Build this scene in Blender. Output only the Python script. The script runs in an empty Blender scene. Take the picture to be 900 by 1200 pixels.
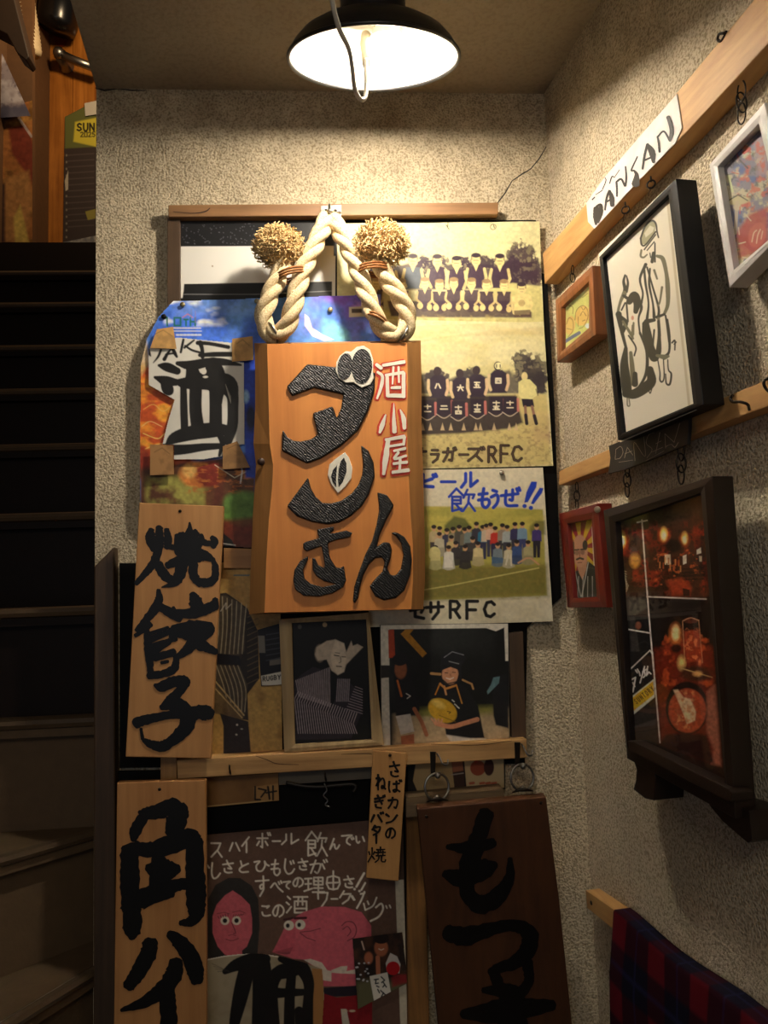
import bpy, bmesh, math, random
import numpy as np
from mathutils import Vector
random.seed(7); rng = np.random.default_rng(7)
S = bpy.context.scene
COL = S.collection

# ------------------------------------------------------------------ camera
F, CX, CY = 850.0, 450.0, 600.0
def cam_axes(yaw, pitch, roll):
    y, p, r = map(math.radians, (yaw, pitch, roll))
    fw = np.array([math.sin(y)*math.cos(p), math.cos(y)*math.cos(p), math.sin(p)])
    rt = np.array([math.cos(y), -math.sin(y), 0.0]); up = np.cross(rt, fw)
    return rt*math.cos(r)+up*math.sin(r), -rt*math.sin(r)+up*math.cos(r), fw
RT, UP, FW = cam_axes(4.0, 5.5, -2.0)
cam_d = bpy.data.cameras.new('camera'); cam = bpy.data.objects.new('camera', cam_d); COL.objects.link(cam)
from mathutils import Matrix
cam.matrix_world = Matrix(((RT[0], UP[0], -FW[0], 0), (RT[1], UP[1], -FW[1], 0), (RT[2], UP[2], -FW[2], 0), (0, 0, 0, 1)))
cam_d.sensor_fit = 'VERTICAL'; cam_d.sensor_height = 36.0; cam_d.sensor_width = 27.0
cam_d.lens = F/1200*36; cam_d.clip_start = 0.02
S.camera = cam

# ------------------------------------------------------------------ world, exposure, large lights
w = bpy.data.worlds.new('night_air'); S.world = w; w.use_nodes = True
w.node_tree.nodes['Background'].inputs[0].default_value = (0.86, 0.86, 0.86, 1)
w.node_tree.nodes['Background'].inputs[1].default_value = 0.055
S.view_settings.view_transform = 'Standard'; S.view_settings.look = 'None'
S.view_settings.exposure = 0.0; S.view_settings.gamma = 1.0; S.view_settings.use_curve_mapping = False
S.cycles.max_bounces = 8; S.cycles.diffuse_bounces = 5; S.cycles.caustics_reflective = False; S.cycles.caustics_refractive = False
BULB_STRENGTH = 900.0
BULB_COLOR = (1.0, 0.89, 0.74)
def lamp(name, kind, loc, energy, color, size=0.1, aim=None, size_y=None):
    d = bpy.data.lights.new(name, kind); d.energy = energy; d.color = color
    if kind == 'AREA':
        d.size = size
        if size_y: d.shape = 'RECTANGLE'; d.size_y = size_y
    else: d.shadow_soft_size = size
    o = bpy.data.objects.new(name, d); COL.objects.link(o); o.location = loc
    if aim is not None:
        o.rotation_euler = (Vector(aim)-Vector(loc)).to_track_quat('-Z', 'Y').to_euler()
    return o
# the entrance behind the photographer: an added warm fill without a seen source, and the street's cool light
lamp('added_warm_fill', 'AREA', (0.0, -0.75, 1.02), 10.0, (1.0, 0.87, 0.69), 0.7, aim=(0.1, 1.4, -0.5))
lamp('street_light_through_entrance', 'AREA', (-0.9, -1.5, 0.0), 3.0, (0.70, 0.80, 1.0), 1.0, aim=(0.5, 1.0, -0.3))
lamp('upper_hall_lamp', 'POINT', (-0.75, 2.75, 2.75), 34.0, (1.0, 0.72, 0.42), 0.08)

# ------------------------------------------------------------------ pixel -> plane
def ray(px, py):
    d = FW*F + RT*(px-CX) - UP*(py-CY)
    return d/np.linalg.norm(d)
class Plane:
    def __init__(s, o, n): s.o = np.array(o, float); s.n = np.array(n, float)/np.linalg.norm(n)
    def off(s, d): return Plane(s.o+s.n*d, s.n)
    def P(s, px, py):
        d = ray(px, py); return d*(np.dot(s.o, s.n)/np.dot(d, s.n))
    def PP(s, X, Y):                                     # arrays
        d = FW*F + (X[..., None]-CX)*RT - (Y[..., None]-CY)*UP
        return d*(np.dot(s.o, s.n)/(d@s.n))[..., None]
YB = 1.45
BW = Plane((0, YB, 0), (0, -1, 0))
def bw(d): return BW.off(d)
XC = (BW.P(641, 200)[0]+BW.P(672, 690)[0]+BW.P(702, 1160)[0])/3     # the room corner
XL = BW.P(112, 400)[0]                                               # left end of the back wall
# right wall flares a little
def hdir(px):
    a = math.radians(4.0)+math.atan((px-CX)/F*1.0)
    return a
RA = math.radians(-7.2)
RDIR = np.array([-math.sin(RA), -math.cos(RA), 0])                    # towards the viewer
RN = np.array([-math.cos(RA), math.sin(RA), 0]); RN = RN/np.linalg.norm(RN)
RW = Plane((XC, YB, 0), RN)
def rw(d): return RW.off(d)
ZC = BW.P(370, 107)[2]; ZF = -1.5

# ------------------------------------------------------------------ objects
WOFF = {}
def lin(c):
    if isinstance(c, str): c = tuple(int(c[i:i+2], 16) for i in (0, 2, 4))
    c = np.array(c, float)/255.0
    return np.where(c <= 0.04045, c/12.92, ((c+0.055)/1.055)**2.4)
def setup(o, parent, loc):
    if parent is not None:
        o.parent = parent; WOFF[o.name] = WOFF[parent.name]; o.location = (0, 0, 0)
        return WOFF[parent.name]
    WOFF[o.name] = np.array(loc, float); o.location = tuple(loc); return np.array(loc, float)
def tag(o, label=None, cat=None, group=None, kind=None):
    if label: o['label'] = label
    if cat: o['category'] = cat
    if group: o['group'] = group
    if kind: o['kind'] = kind
    return o
def thing(name, loc, label, cat, group=None):
    o = bpy.data.objects.new(name, None); COL.objects.link(o); o.empty_display_size = 0.02
    setup(o, None, loc); return tag(o, label, cat, group)
def mesh(name, V, Fc, mat, parent=None, label=None, cat=None, group=None, kind=None, smooth=False, bevel=0, segs=2, colors=None):
    V = np.asarray(V, float).reshape(-1, 3)
    me = bpy.data.meshes.new(name); o = bpy.data.objects.new(name, me); COL.objects.link(o)
    loc = (V.min(0)+V.max(0))/2 if parent is None else None
    if loc is not None: loc[2] = V[:, 2].min()
    off = setup(o, parent, loc)
    me.from_pydata((V-off).tolist(), [], [tuple(int(i) for i in f) for f in Fc]); me.update()
    for m in (mat if isinstance(mat, (list, tuple)) else [mat]): me.materials.append(m)
    if smooth: me.polygons.foreach_set('use_smooth', [True]*len(me.polygons))
    if bevel:
        b = o.modifiers.new('bevel', 'BEVEL'); b.width = bevel; b.segments = segs; b.limit_method = 'ANGLE'; b.angle_limit = math.radians(40)
    tag(o, label, cat, group, kind)
    return o
class MB:
    def __init__(s): s.v = []; s.f = []; s.n = 0
    def add(s, V, Fc):
        V = np.asarray(V, float).reshape(-1, 3)
        s.v.append(V); s.f += [tuple(i+s.n for i in f) for f in Fc]; s.n += len(V)
    def build(s, name, mat, parent=None, **k): return mesh(name, np.concatenate(s.v), s.f, mat, parent, **k)
    def box(s, a, b):
        x0, y0, z0 = a; x1, y1, z1 = b
        s.add([(x0,y0,z0),(x1,y0,z0),(x1,y1,z0),(x0,y1,z0),(x0,y0,z1),(x1,y0,z1),(x1,y1,z1),(x0,y1,z1)],
              [(0,3,2,1),(4,5,6,7),(0,1,5,4),(1,2,6,5),(2,3,7,6),(3,0,4,7)])
    def prism(s, pts, vec):                              # closed solid: outline pts (front) swept by vec
        A = np.asarray(pts, float); n = len(A); B = A+np.asarray(vec)
        nn = np.zeros(3)
        for i in range(n): nn += np.cross(A[i], A[(i+1) % n])
        if np.dot(nn, vec) > 0: A = A[::-1]; B = B[::-1]
        s.add(np.concatenate([A, B]), [tuple(range(n)), tuple(range(2*n-1, n-1, -1))]+[(i, i+n, (i+1) % n+n, (i+1) % n) for i in range(n)])
    def tube(s, path, r, k=8, caps=True, closed=False):
        P = np.asarray(path, float); n = len(P); R = np.broadcast_to(np.asarray(r, float), (n,))
        T = np.gradient(P, axis=0) if not closed else np.roll(P, -1, 0)-np.roll(P, 1, 0)
        T /= np.linalg.norm(T, axis=1)[:, None]+1e-12
        ref = np.array([0, 0, 1.0]) if abs(T[0][2]) < .9 else np.array([1.0, 0, 0])
        u = np.cross(T[0], ref); u /= np.linalg.norm(u); V = []
        for i in range(n):
            u = u-T[i]*np.dot(u, T[i]); u /= np.linalg.norm(u); v = np.cross(T[i], u)
            a = np.arange(k)*2*math.pi/k
            V.append(P[i]+R[i]*(np.cos(a)[:, None]*u+np.sin(a)[:, None]*v))
        Fc = []
        m = n if closed else n-1
        for i in range(m):
            j = (i+1) % n
            for q in range(k): Fc.append((i*k+q, i*k+(q+1) % k, j*k+(q+1) % k, j*k+q))
        if caps and not closed: Fc += [tuple(range(k-1, -1, -1)), tuple((n-1)*k+q for q in range(k))]
        s.add(np.concatenate(V), Fc)
    def lathe(s, prof, o, ax, k=48, closed=False):       # prof: (radius, along)
        ax = np.array(ax, float); ax /= np.linalg.norm(ax); ref = np.array([1.0, 0, 0]) if abs(ax[0]) < .9 else np.array([0, 1.0, 0])
        u = np.cross(ax, ref); u /= np.linalg.norm(u); v = np.cross(ax, u)
        a = np.arange(k)*2*math.pi/k; D = np.cos(a)[:, None]*u+np.sin(a)[:, None]*v
        V = [np.array(o)+ax*h+D*max(r, 1e-5) for r, h in prof]; n = len(prof); Fc = []
        for i in range(n if closed else n-1):
            j = (i+1) % n
            for q in range(k): Fc.append((i*k+q, i*k+(q+1) % k, j*k+(q+1) % k, j*k+q))
        s.add(np.concatenate(V), Fc)
    def torus(s, c, n, R, r, k=28, q=8, sx=1.0, up=(0, 0, 1)):
        n = np.array(n, float); n /= np.linalg.norm(n); up = np.array(up, float)
        u = up-n*np.dot(up, n); u /= np.linalg.norm(u); v = np.cross(n, u)
        a = np.arange(k)*2*math.pi/k
        s.tube(np.array(c)+R*(np.cos(a)[:, None]*u+sx*np.sin(a)[:, None]*v), r, q, closed=True)
    def ball(s, c, r, k=16):
        pr = [(r*math.sin(t), -r*math.cos(t)) for t in np.linspace(0, math.pi, k//2+1)]
        s.lathe(pr, c, (0, 0, 1), k)
def crom(pts, m=6):                                      # Catmull-Rom through rows
    P = np.asarray(pts, float)
    if len(P) < 3: 
        t = np.linspace(0, 1, m+1)[:, None]; return P[0]*(1-t)+P[-1]*t
    Q = np.concatenate([[2*P[0]-P[1]], P, [2*P[-1]-P[-2]]]); out = []
    for i in range(1, len(Q)-2):
        for t in np.arange(m)/m:
            out.append(.5*((2*Q[i])+(-Q[i-1]+Q[i+1])*t+(2*Q[i-1]-5*Q[i]+4*Q[i+1]-Q[i+2])*t*t+(-Q[i-1]+3*Q[i]-3*Q[i+1]+Q[i+2])*t**3))
    out.append(P[-1]); return np.array(out)
def proj(pts, pl): return np.array([pl.P(x, y) for x, y in pts])
def slab(mb, pts, pl, thick):                            # px outline on plane pl, swept back by thick
    mb.prism(proj(pts, pl), -pl.n*thick)
def zoomed(ox, oy, s, pts): return [(ox+p[0]/s, oy+p[1]/s)+tuple(q/s for q in p[2:]) for p in pts]
def ribbon(mb, pts, pl, smooth=True, rough=0.04, m=6):   # brush stroke: rows (x, y, width) in px
    P = np.array(pts, float)
    if smooth: P = crom(P, m)
    xy = P[:, :2]; wd = np.maximum(P[:, 2], .2)
    T = np.gradient(xy, axis=0); T /= np.linalg.norm(T, axis=1)[:, None]+1e-9; N = np.stack([-T[:, 1], T[:, 0]], 1)
    jl = 1+rough*rng.standard_normal(len(xy)); jr = 1+rough*rng.standard_normal(len(xy))
    L = xy+N*(wd*jl/2)[:, None]; R = xy-N*(wd*jr/2)[:, None]
    n = len(xy); Fc = [(i, i+1, n+i+1, n+i) for i in range(n-1)]
    V = list(map(tuple, L))+list(map(tuple, R))
    for e, sg in ((0, -1), (n-1, 1)):                    # blunt rounded ends
        c = len(V); arc = []
        for a in np.linspace(-math.pi/2, math.pi/2, 7):
            V.append(tuple(xy[e]+sg*T[e]*math.cos(a)*wd[e]*.32*(1+rough*2*rng.standard_normal())+N[e]*math.sin(a)*wd[e]/2)); arc.append(len(V)-1)
        Fc.append(tuple(arc))
    W = proj(V, pl)
    mb.add(W, Fc)
def ink(strokes, pl, name, mat, parent, label=None, rough=.04, smooth=True):
    mb = MB()
    for k, s_ in enumerate(strokes): ribbon(mb, s_, pl.off(k*0.00003), smooth, rough)
    return mb.build(name, mat, parent, label=label)

# ------------------------------------------------------------------ materials
MATS = {}
def newmat(name):
    m = bpy.data.materials.new(name); m.use_nodes = True; nt = m.node_tree
    return m, nt, nt.nodes['Principled BSDF']
def plain(name, c, rough=.6, metal=0.0, spec=.5, bump=0, bscale=200):
    if name in MATS: return MATS[name]
    m, nt, b = newmat(name); c = lin(c)
    b.inputs['Roughness'].default_value = rough; b.inputs['Metallic'].default_value = metal
    b.inputs['Specular IOR Level'].default_value = spec
    tc = nt.nodes.new('ShaderNodeTexCoord'); n = nt.nodes.new('ShaderNodeTexNoise'); n.inputs['Scale'].default_value = 35; n.inputs['Detail'].default_value = 6
    r = nt.nodes.new('ShaderNodeValToRGB'); nt.links.new(tc.outputs['Object'], n.inputs['Vector']); nt.links.new(n.outputs['Fac'], r.inputs['Fac'])
    r.color_ramp.elements[0].position = .25; r.color_ramp.elements[1].position = .75
    r.color_ramp.elements[0].color = (*(c*.88), 1); r.color_ramp.elements[1].color = (*np.minimum(c*1.1, 1), 1)
    nt.links.new(r.outputs['Color'], b.inputs['Base Color'])
    if bump:
        n2 = nt.nodes.new('ShaderNodeTexNoise'); n2.inputs['Scale'].default_value = bscale; n2.inputs['Detail'].default_value = 4
        bp = nt.nodes.new('ShaderNodeBump'); bp.inputs['Strength'].default_value = bump; bp.inputs['Distance'].default_value = .002
        nt.links.new(tc.outputs['Object'], n2.inputs['Vector']); nt.links.new(n2.outputs['Fac'], bp.inputs['Height']); nt.links.new(bp.outputs['Normal'], b.inputs['Normal'])
    MATS[name] = m; return m
def wood(name, c1, c2, axis='x', scale=1.0, rough=.55, bump=.15):
    if name in MATS: return MATS[name]
    m, nt, b = newmat(name); c1 = lin(c1); c2 = lin(c2); N = nt.nodes.new; L = nt.links.new
    tc = N('ShaderNodeTexCoord'); mp = N('ShaderNodeMapping'); L(tc.outputs['Object'], mp.inputs['Vector'])
    long = 3.0*scale; acr = 60*scale
    mp.inputs['Scale'].default_value = {'x': (long, acr, acr), 'z': (acr, acr, long), 'y': (acr, long, acr)}[axis]
    n = N('ShaderNodeTexNoise'); n.inputs['Scale'].default_value = 1.0; n.inputs['Detail'].default_value = 7; n.inputs['Roughness'].default_value = .62; n.inputs['Distortion'].default_value = .35
    L(mp.outputs['Vector'], n.inputs['Vector'])
    n3 = N('ShaderNodeTexNoise'); n3.inputs['Scale'].default_value = 9; n3.inputs['Detail'].default_value = 4; L(tc.outputs['Object'], n3.inputs['Vector'])
    mx = N('ShaderNodeMath'); mx.operation = 'MULTIPLY_ADD'; mx.inputs[1].default_value = .35; L(n3.outputs['Fac'], mx.inputs[0]); L(n.outputs['Fac'], mx.inputs[2])
    r = N('ShaderNodeValToRGB'); L(mx.outputs[0], r.inputs['Fac'])
    r.color_ramp.elements[0].position = .42; r.color_ramp.elements[1].position = .88
    r.color_ramp.elements[0].color = (*c1, 1); r.color_ramp.elements[1].color = (*c2, 1)
    L(r.outputs['Color'], b.inputs['Base Color']); b.inputs['Roughness'].default_value = rough
    bp = N('ShaderNodeBump'); bp.inputs['Strength'].default_value = bump; bp.inputs['Distance'].default_value = .001
    L(n.outputs['Fac'], bp.inputs['Height']); L(bp.outputs['Normal'], b.inputs['Normal'])
    MATS[name] = m; return m
def stucco(name, base, dark, scale=1.0, strength=.9, dirt_z=None):
    m, nt, b = newmat(name); N = nt.nodes.new; L = nt.links.new
    tc = N('ShaderNodeTexCoord'); geo = N('ShaderNodeNewGeometry')
    n1 = N('ShaderNodeTexNoise'); n1.inputs['Scale'].default_value = 235*scale; n1.inputs['Detail'].default_value = 3; n1.inputs['Roughness'].default_value = .55
    n2 = N('ShaderNodeTexNoise'); n2.inputs['Scale'].default_value = 3.5; n2.inputs['Detail'].default_value = 7
    n4 = N('ShaderNodeTexNoise'); n4.inputs['Scale'].default_value = 18; n4.inputs['Detail'].default_value = 6; n4.inputs['Roughness'].default_value = .7
    for n in (n1, n2, n4): L(geo.outputs['Position'], n.inputs['Vector'])
    r = N('ShaderNodeValToRGB'); L(n2.outputs['Fac'], r.inputs['Fac'])
    r.color_ramp.elements[0].position = .33; r.color_ramp.elements[1].position = .62
    r.color_ramp.elements[0].color = (*(lin(base)*.80), 1); r.color_ramp.elements[1].color = (*lin(base), 1)
    r2 = N('ShaderNodeValToRGB'); L(n4.outputs['Fac'], r2.inputs['Fac'])
    r2.color_ramp.elements[0].position = .63; r2.color_ramp.elements[1].position = .80
    r2.color_ramp.elements[0].color = (0, 0, 0, 1); r2.color_ramp.elements[1].color = (.55, .55, .55, 1)
    mix = N('ShaderNodeMix'); mix.data_type = 'RGBA'; L(r.outputs['Color'], mix.inputs['A']); mix.inputs['B'].default_value = (*lin(dark), 1)
    fac = r2.outputs['Color']
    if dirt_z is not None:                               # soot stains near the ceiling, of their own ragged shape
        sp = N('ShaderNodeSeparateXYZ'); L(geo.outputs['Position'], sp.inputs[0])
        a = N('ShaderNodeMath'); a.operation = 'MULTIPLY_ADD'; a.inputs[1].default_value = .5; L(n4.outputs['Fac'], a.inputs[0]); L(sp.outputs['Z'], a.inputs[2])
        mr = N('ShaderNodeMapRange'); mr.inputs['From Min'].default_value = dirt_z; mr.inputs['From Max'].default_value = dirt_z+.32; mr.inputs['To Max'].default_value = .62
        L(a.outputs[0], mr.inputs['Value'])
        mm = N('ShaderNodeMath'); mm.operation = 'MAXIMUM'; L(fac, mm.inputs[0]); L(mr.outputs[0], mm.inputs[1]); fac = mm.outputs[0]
    L(fac, mix.inputs['Factor']); 
    # shade between the sprayed grains is put into the colour: pores darkened
    r3 = N('ShaderNodeValToRGB'); L(n1.outputs['Fac'], r3.inputs['Fac'])
    r3.color_ramp.elements[0].position = .37; r3.color_ramp.elements[1].position = .54
    r3.color_ramp.elements[0].color = (.50, .46, .40, 1); r3.color_ramp.elements[1].color = (1, 1, 1, 1)
    mul = N('ShaderNodeMix'); mul.data_type = 'RGBA'; mul.blend_type = 'MULTIPLY'; mul.inputs['Factor'].default_value = strength
    L(mix.outputs['Result'], mul.inputs['A']); L(r3.outputs['Color'], mul.inputs['B'])
    L(mul.outputs['Result'], b.inputs['Base Color']); b.inputs['Roughness'].default_value = .92; b.inputs['Specular IOR Level'].default_value = .15
    bp = N('ShaderNodeBump'); bp.inputs['Strength'].default_value = strength; bp.inputs['Distance'].default_value = .0075
    L(n1.outputs['Fac'], bp.inputs['Height']); L(bp.outputs['Normal'], b.inputs['Normal'])
    return m
def printmat(name='printed_paper', rough=.5, spec=.35):
    if name in MATS: return MATS[name]
    m, nt, b = newmat(name); a = nt.nodes.new('ShaderNodeAttribute'); a.attribute_name = 'ink'
    nt.links.new(a.outputs['Color'], b.inputs['Base Color']); b.inputs['Roughness'].default_value = rough; b.inputs['Specular IOR Level'].default_value = spec
    MATS[name] = m; return m
def glassmat(name):
    if name in MATS: return MATS[name]
    m, nt, b = newmat(name); N = nt.nodes.new; L = nt.links.new
    t = N('ShaderNodeBsdfTransparent'); g = N('ShaderNodeBsdfGlossy'); g.inputs['Roughness'].default_value = .03; mx = N('ShaderNodeMixShader')
    f = N('ShaderNodeFresnel'); f.inputs['IOR'].default_value = 1.5
    ge = N('ShaderNodeNewGeometry'); iv = N('ShaderNodeMath'); iv.operation = 'SUBTRACT'; iv.inputs[0].default_value = 1.0; L(ge.outputs['Backfacing'], iv.inputs[1])
    ml = N('ShaderNodeMath'); ml.operation = 'MULTIPLY'; L(f.outputs[0], ml.inputs[0]); L(iv.outputs[0], ml.inputs[1])
    L(ml.outputs[0], mx.inputs[0]); L(t.outputs[0], mx.inputs[1]); L(g.outputs[0], mx.inputs[2]); L(mx.outputs[0], nt.nodes['Material Output'].inputs['Surface'])
    MATS[name] = m; return m
M_BLACK = plain('black_ink', (14, 13, 13), .45, spec=.3)
M_STEEL = plain('galvanised_steel', (150, 148, 142), .35, 1.0)
M_IRON = plain('dark_iron', (48, 42, 36), .45, .9)
M_PANEL = plain('black_panel', (11, 10, 9), .6, spec=.12)
M_PINE = wood('pine', (140, 100, 56), (204, 160, 102), 'x', 1.0, .6, .3)
M_PINE_Z = wood('pine_upright', (150, 104, 56), (190, 142, 84), 'z')
M_PINE_Y = wood('pine_batten', (178, 130, 74), (214, 168, 106), 'y')

# ------------------------------------------------------------------ printed sheets: the artwork is stored per vertex of a dense sheet
def vnoise(X, Y, seed=0):
    r = np.random.default_rng(seed); G = r.random((64, 64))
    xi = np.floor(X).astype(int); yi = np.floor(Y).astype(int); fx = X-xi; fy = Y-yi
    fx = fx*fx*(3-2*fx); fy = fy*fy*(3-2*fy)
    g = lambda a, b: G[a % 64, b % 64]
    return (g(xi, yi)*(1-fx)+g(xi+1, yi)*fx)*(1-fy)+(g(xi, yi+1)*(1-fx)+g(xi+1, yi+1)*fx)*fy
def fbm(X, Y, seed=0, oct=4):
    s = 0; a = .5
    for k in range(oct): s = s+a*vnoise(X*2**k, Y*2**k, seed+k); a *= .5
    return s
class Sheet:
    def __init__(s, quad, pl, res=1.5, col=(235, 230, 220), wave=0.0, seed=1, outline=None):
        s.q = np.array(quad, float); s.pl = pl; s.wave = wave; s.seed = seed; s.outline = outline
        q = s.q; wpx = max(np.linalg.norm(q[1]-q[0]), np.linalg.norm(q[2]-q[3])); hpx = max(np.linalg.norm(q[3]-q[0]), np.linalg.norm(q[2]-q[1]))
        s.nx = max(3, int(wpx*res)); s.ny = max(3, int(hpx*res))
        u, v = np.meshgrid(np.linspace(0, 1, s.nx), np.linspace(0, 1, s.ny)); s.u = u; s.v = v
        XY = q[0]*((1-u)*(1-v))[..., None]+q[1]*(u*(1-v))[..., None]+q[2]*(u*v)[..., None]+q[3]*((1-u)*v)[..., None]
        s.X = XY[..., 0]; s.Y = XY[..., 1]; s.C = np.tile(lin(col), (s.ny, s.nx, 1)); s.px = 1.0/res
    def blend(s, m, col, sl=None):
        c = lin(col) if not (isinstance(col, np.ndarray) and col.ndim > 1) else col
        if sl is None: s.C = s.C*(1-m[..., None])+c*m[..., None]
        else: s.C[sl] = s.C[sl]*(1-m[..., None])+c*m[..., None]
    def window(s, x0, y0, x1, y1):
        k = (s.X >= x0) & (s.X <= x1) & (s.Y >= y0) & (s.Y <= y1)
        if not k.any(): return None
        r = np.where(k.any(1))[0]; c = np.where(k.any(0))[0]
        return (slice(r[0], r[-1]+1), slice(c[0], c[-1]+1))
    def poly(s, pts, col, a=1.0, soft=.8):
        p = np.array(pts, float)[:, :2]; sl = s.window(*(p.min(0)-2*soft-1), *(p.max(0)+2*soft+1))
        if sl is None: return s
        X = s.X[sl]; Y = s.Y[sl]; ins = np.zeros(X.shape, bool); D = np.full(X.shape, 1e9); n = len(p)
        for i in range(n):
            x0, y0 = p[i]; x1, y1 = p[(i+1) % n]
            c = ((y0 > Y) != (y1 > Y)); ins ^= c & (X < (x1-x0)*(Y-y0)/((y1-y0) if y1 != y0 else 1e-9)+x0)
            dx, dy = x1-x0, y1-y0; t = np.clip(((X-x0)*dx+(Y-y0)*dy)/(dx*dx+dy*dy+1e-9), 0, 1)
            D = np.minimum(D, np.hypot(X-x0-t*dx, Y-y0-t*dy))
        m = np.clip(np.where(ins, D, -D)/soft+.5, 0, 1)*a; s.blend(m, col, sl); return s
    def line(s, pts, col, w=1.5, a=1.0, soft=.8, smooth=False):
        P = np.array([tuple(p)+((w,) if len(p) == 2 else ()) for p in pts], float)
        if smooth: P = crom(P, 5)
        mw = P[:, 2].max(); sl = s.window(*(P[:, :2].min(0)-mw-2*soft), *(P[:, :2].max(0)+mw+2*soft))
        if sl is None: return s
        X = s.X[sl]; Y = s.Y[sl]; D = np.full(X.shape, 1e9)
        for i in range(len(P)-1):
            x0, y0, w0 = P[i]; x1, y1, w1 = P[i+1]; dx, dy = x1-x0, y1-y0
            t = np.clip(((X-x0)*dx+(Y-y0)*dy)/(dx*dx+dy*dy+1e-9), 0, 1)
            D = np.minimum(D, np.hypot(X-x0-t*dx, Y-y0-t*dy)-(w0+(w1-w0)*t)/2)
        s.blend(np.clip(.5-D/soft, 0, 1)*a, col, sl); return s
    def ell(s, cx, cy, rx, ry, col, a=1.0, soft=.8, rot=0):
        R = max(rx, ry)+2*soft+1; sl = s.window(cx-R, cy-R, cx+R, cy+R)
        if sl is None: return s
        X = s.X[sl]-cx; Y = s.Y[sl]-cy; c, n = math.cos(rot), math.sin(rot)
        U = (X*c+Y*n)/rx; V = (-X*n+Y*c)/ry
        m = np.clip((1-np.hypot(U, V))*min(rx, ry)/soft+.5, 0, 1)*a; s.blend(m, col, sl); return s
    def grad(s, y0, y1, col, a0=0.0, a1=1.0):
        t = np.clip((s.Y-y0)/(y1-y0), 0, 1); s.blend(a0+(a1-a0)*t, col); return s
    def cloud(s, sc, col, lo=.45, hi=.65, a=1.0, seed=0, box=None, sy=None):
        n = fbm(s.X/sc, s.Y/(sy or sc), seed); m = np.clip((n-lo)/(hi-lo), 0, 1)*a
        if box is not None:
            x0, y0, x1, y1, so = box
            m = m*np.clip((s.X-x0)/so, 0, 1)*np.clip((x1-s.X)/so, 0, 1)*np.clip((s.Y-y0)/so, 0, 1)*np.clip((y1-s.Y)/so, 0, 1)
        s.blend(m, col); return s
    def glyph(s, ch, cx, cy, w, h, col, lw=1.5, rot=0.0, a=1.0):
        for st in GLYPH[ch]:
            pts = [(cx+((x-5)*w/10)*math.cos(rot)-((y-5)*h/10)*math.sin(rot), cy+((x-5)*w/10)*math.sin(rot)+((y-5)*h/10)*math.cos(rot)) for x, y in st]
            s.line(pts, col, lw, a, smooth=len(pts) > 2 and ch in HIRA)
        return s
    def mottle(s, sc, amp, seed=0, sy=None):
        n = fbm(s.X/sc, s.Y/(sy or sc), seed, 3)-.44; s.C = s.C*np.clip(1+amp*n*2.4, .2, 2)[..., None]; return s
    def tree(s, cx, cy, rx, ry, col, seed=0, col2=None):
        n = fbm(s.X/5, s.Y/5, seed, 4); d = np.hypot((s.X-cx)/rx, (s.Y-cy)/ry)+(.47-n)*1.1
        s.blend(np.clip((1-d)*6, 0, 1)*.95, col)
        if col2 is not None: s.blend(np.clip((1-d)*6, 0, 1)*np.clip((n-.5)*8, 0, 1)*.7, col2)
        return s
    def build(s, name, parent=None, mat=None, **k):
        W = s.pl.PP(s.X, s.Y)
        if s.wave:
            sc = 38.0; h = (fbm(s.X/sc, s.Y/(sc*1.4), s.seed+50, 3)-.2)*s.wave
            W = W+s.pl.n*h[..., None]
        nx, ny = s.nx, s.ny; idx = np.arange(nx*ny).reshape(ny, nx)
        Fq = np.stack([idx[:-1, :-1], idx[1:, :-1], idx[1:, 1:], idx[:-1, 1:]], -1).reshape(-1, 4)
        if s.outline is not None:
            p = np.array(s.outline, float); cx = (s.X[:-1, :-1]+s.X[1:, 1:]).ravel()/2; cy = (s.Y[:-1, :-1]+s.Y[1:, 1:]).ravel()/2
            ins = np.zeros(cx.shape, bool)
            for i in range(len(p)):
                x0, y0 = p[i]; x1, y1 = p[(i+1) % len(p)]
                ins ^= ((y0 > cy) != (y1 > cy)) & (cx < (x1-x0)*(cy-y0)/((y1-y0) if y1 != y0 else 1e-9)+x0)
            Fq = Fq[ins]
        V = W.reshape(-1, 3); C = s.C.reshape(-1, 3)
        used = np.unique(Fq); mp = np.full(len(V), -1); mp[used] = np.arange(len(used)); V = V[used]; C = C[used]; Fq = mp[Fq]
        me = bpy.data.meshes.new(name); o = bpy.data.objects.new(name, me); COL.objects.link(o)
        loc = None
        if parent is None: loc = (V.min(0)+V.max(0))/2; loc[2] = V[:, 2].min()
        off = setup(o, parent, loc)
        me.vertices.add(len(V)); me.vertices.foreach_set('co', (V-off).ravel().astype(np.float32))
        me.loops.add(Fq.size); me.polygons.add(len(Fq)); me.loops.foreach_set('vertex_index', Fq.ravel().astype(np.int32))
        me.polygons.foreach_set('loop_start', np.arange(0, Fq.size, 4, dtype=np.int32)); me.update(calc_edges=True)
        me.polygons.foreach_set('use_smooth', np.ones(len(Fq), bool))
        at = me.attributes.new('ink', 'FLOAT_COLOR', 'POINT'); at.data.foreach_set('color', np.concatenate([np.clip(C, 0, 1), np.ones((len(C), 1))], 1).ravel().astype(np.float32))
        me.materials.append(mat or printmat()); me.validate()
        return tag(o, k.get('label'), k.get('cat'), k.get('group'), k.get('kind'))

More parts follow.
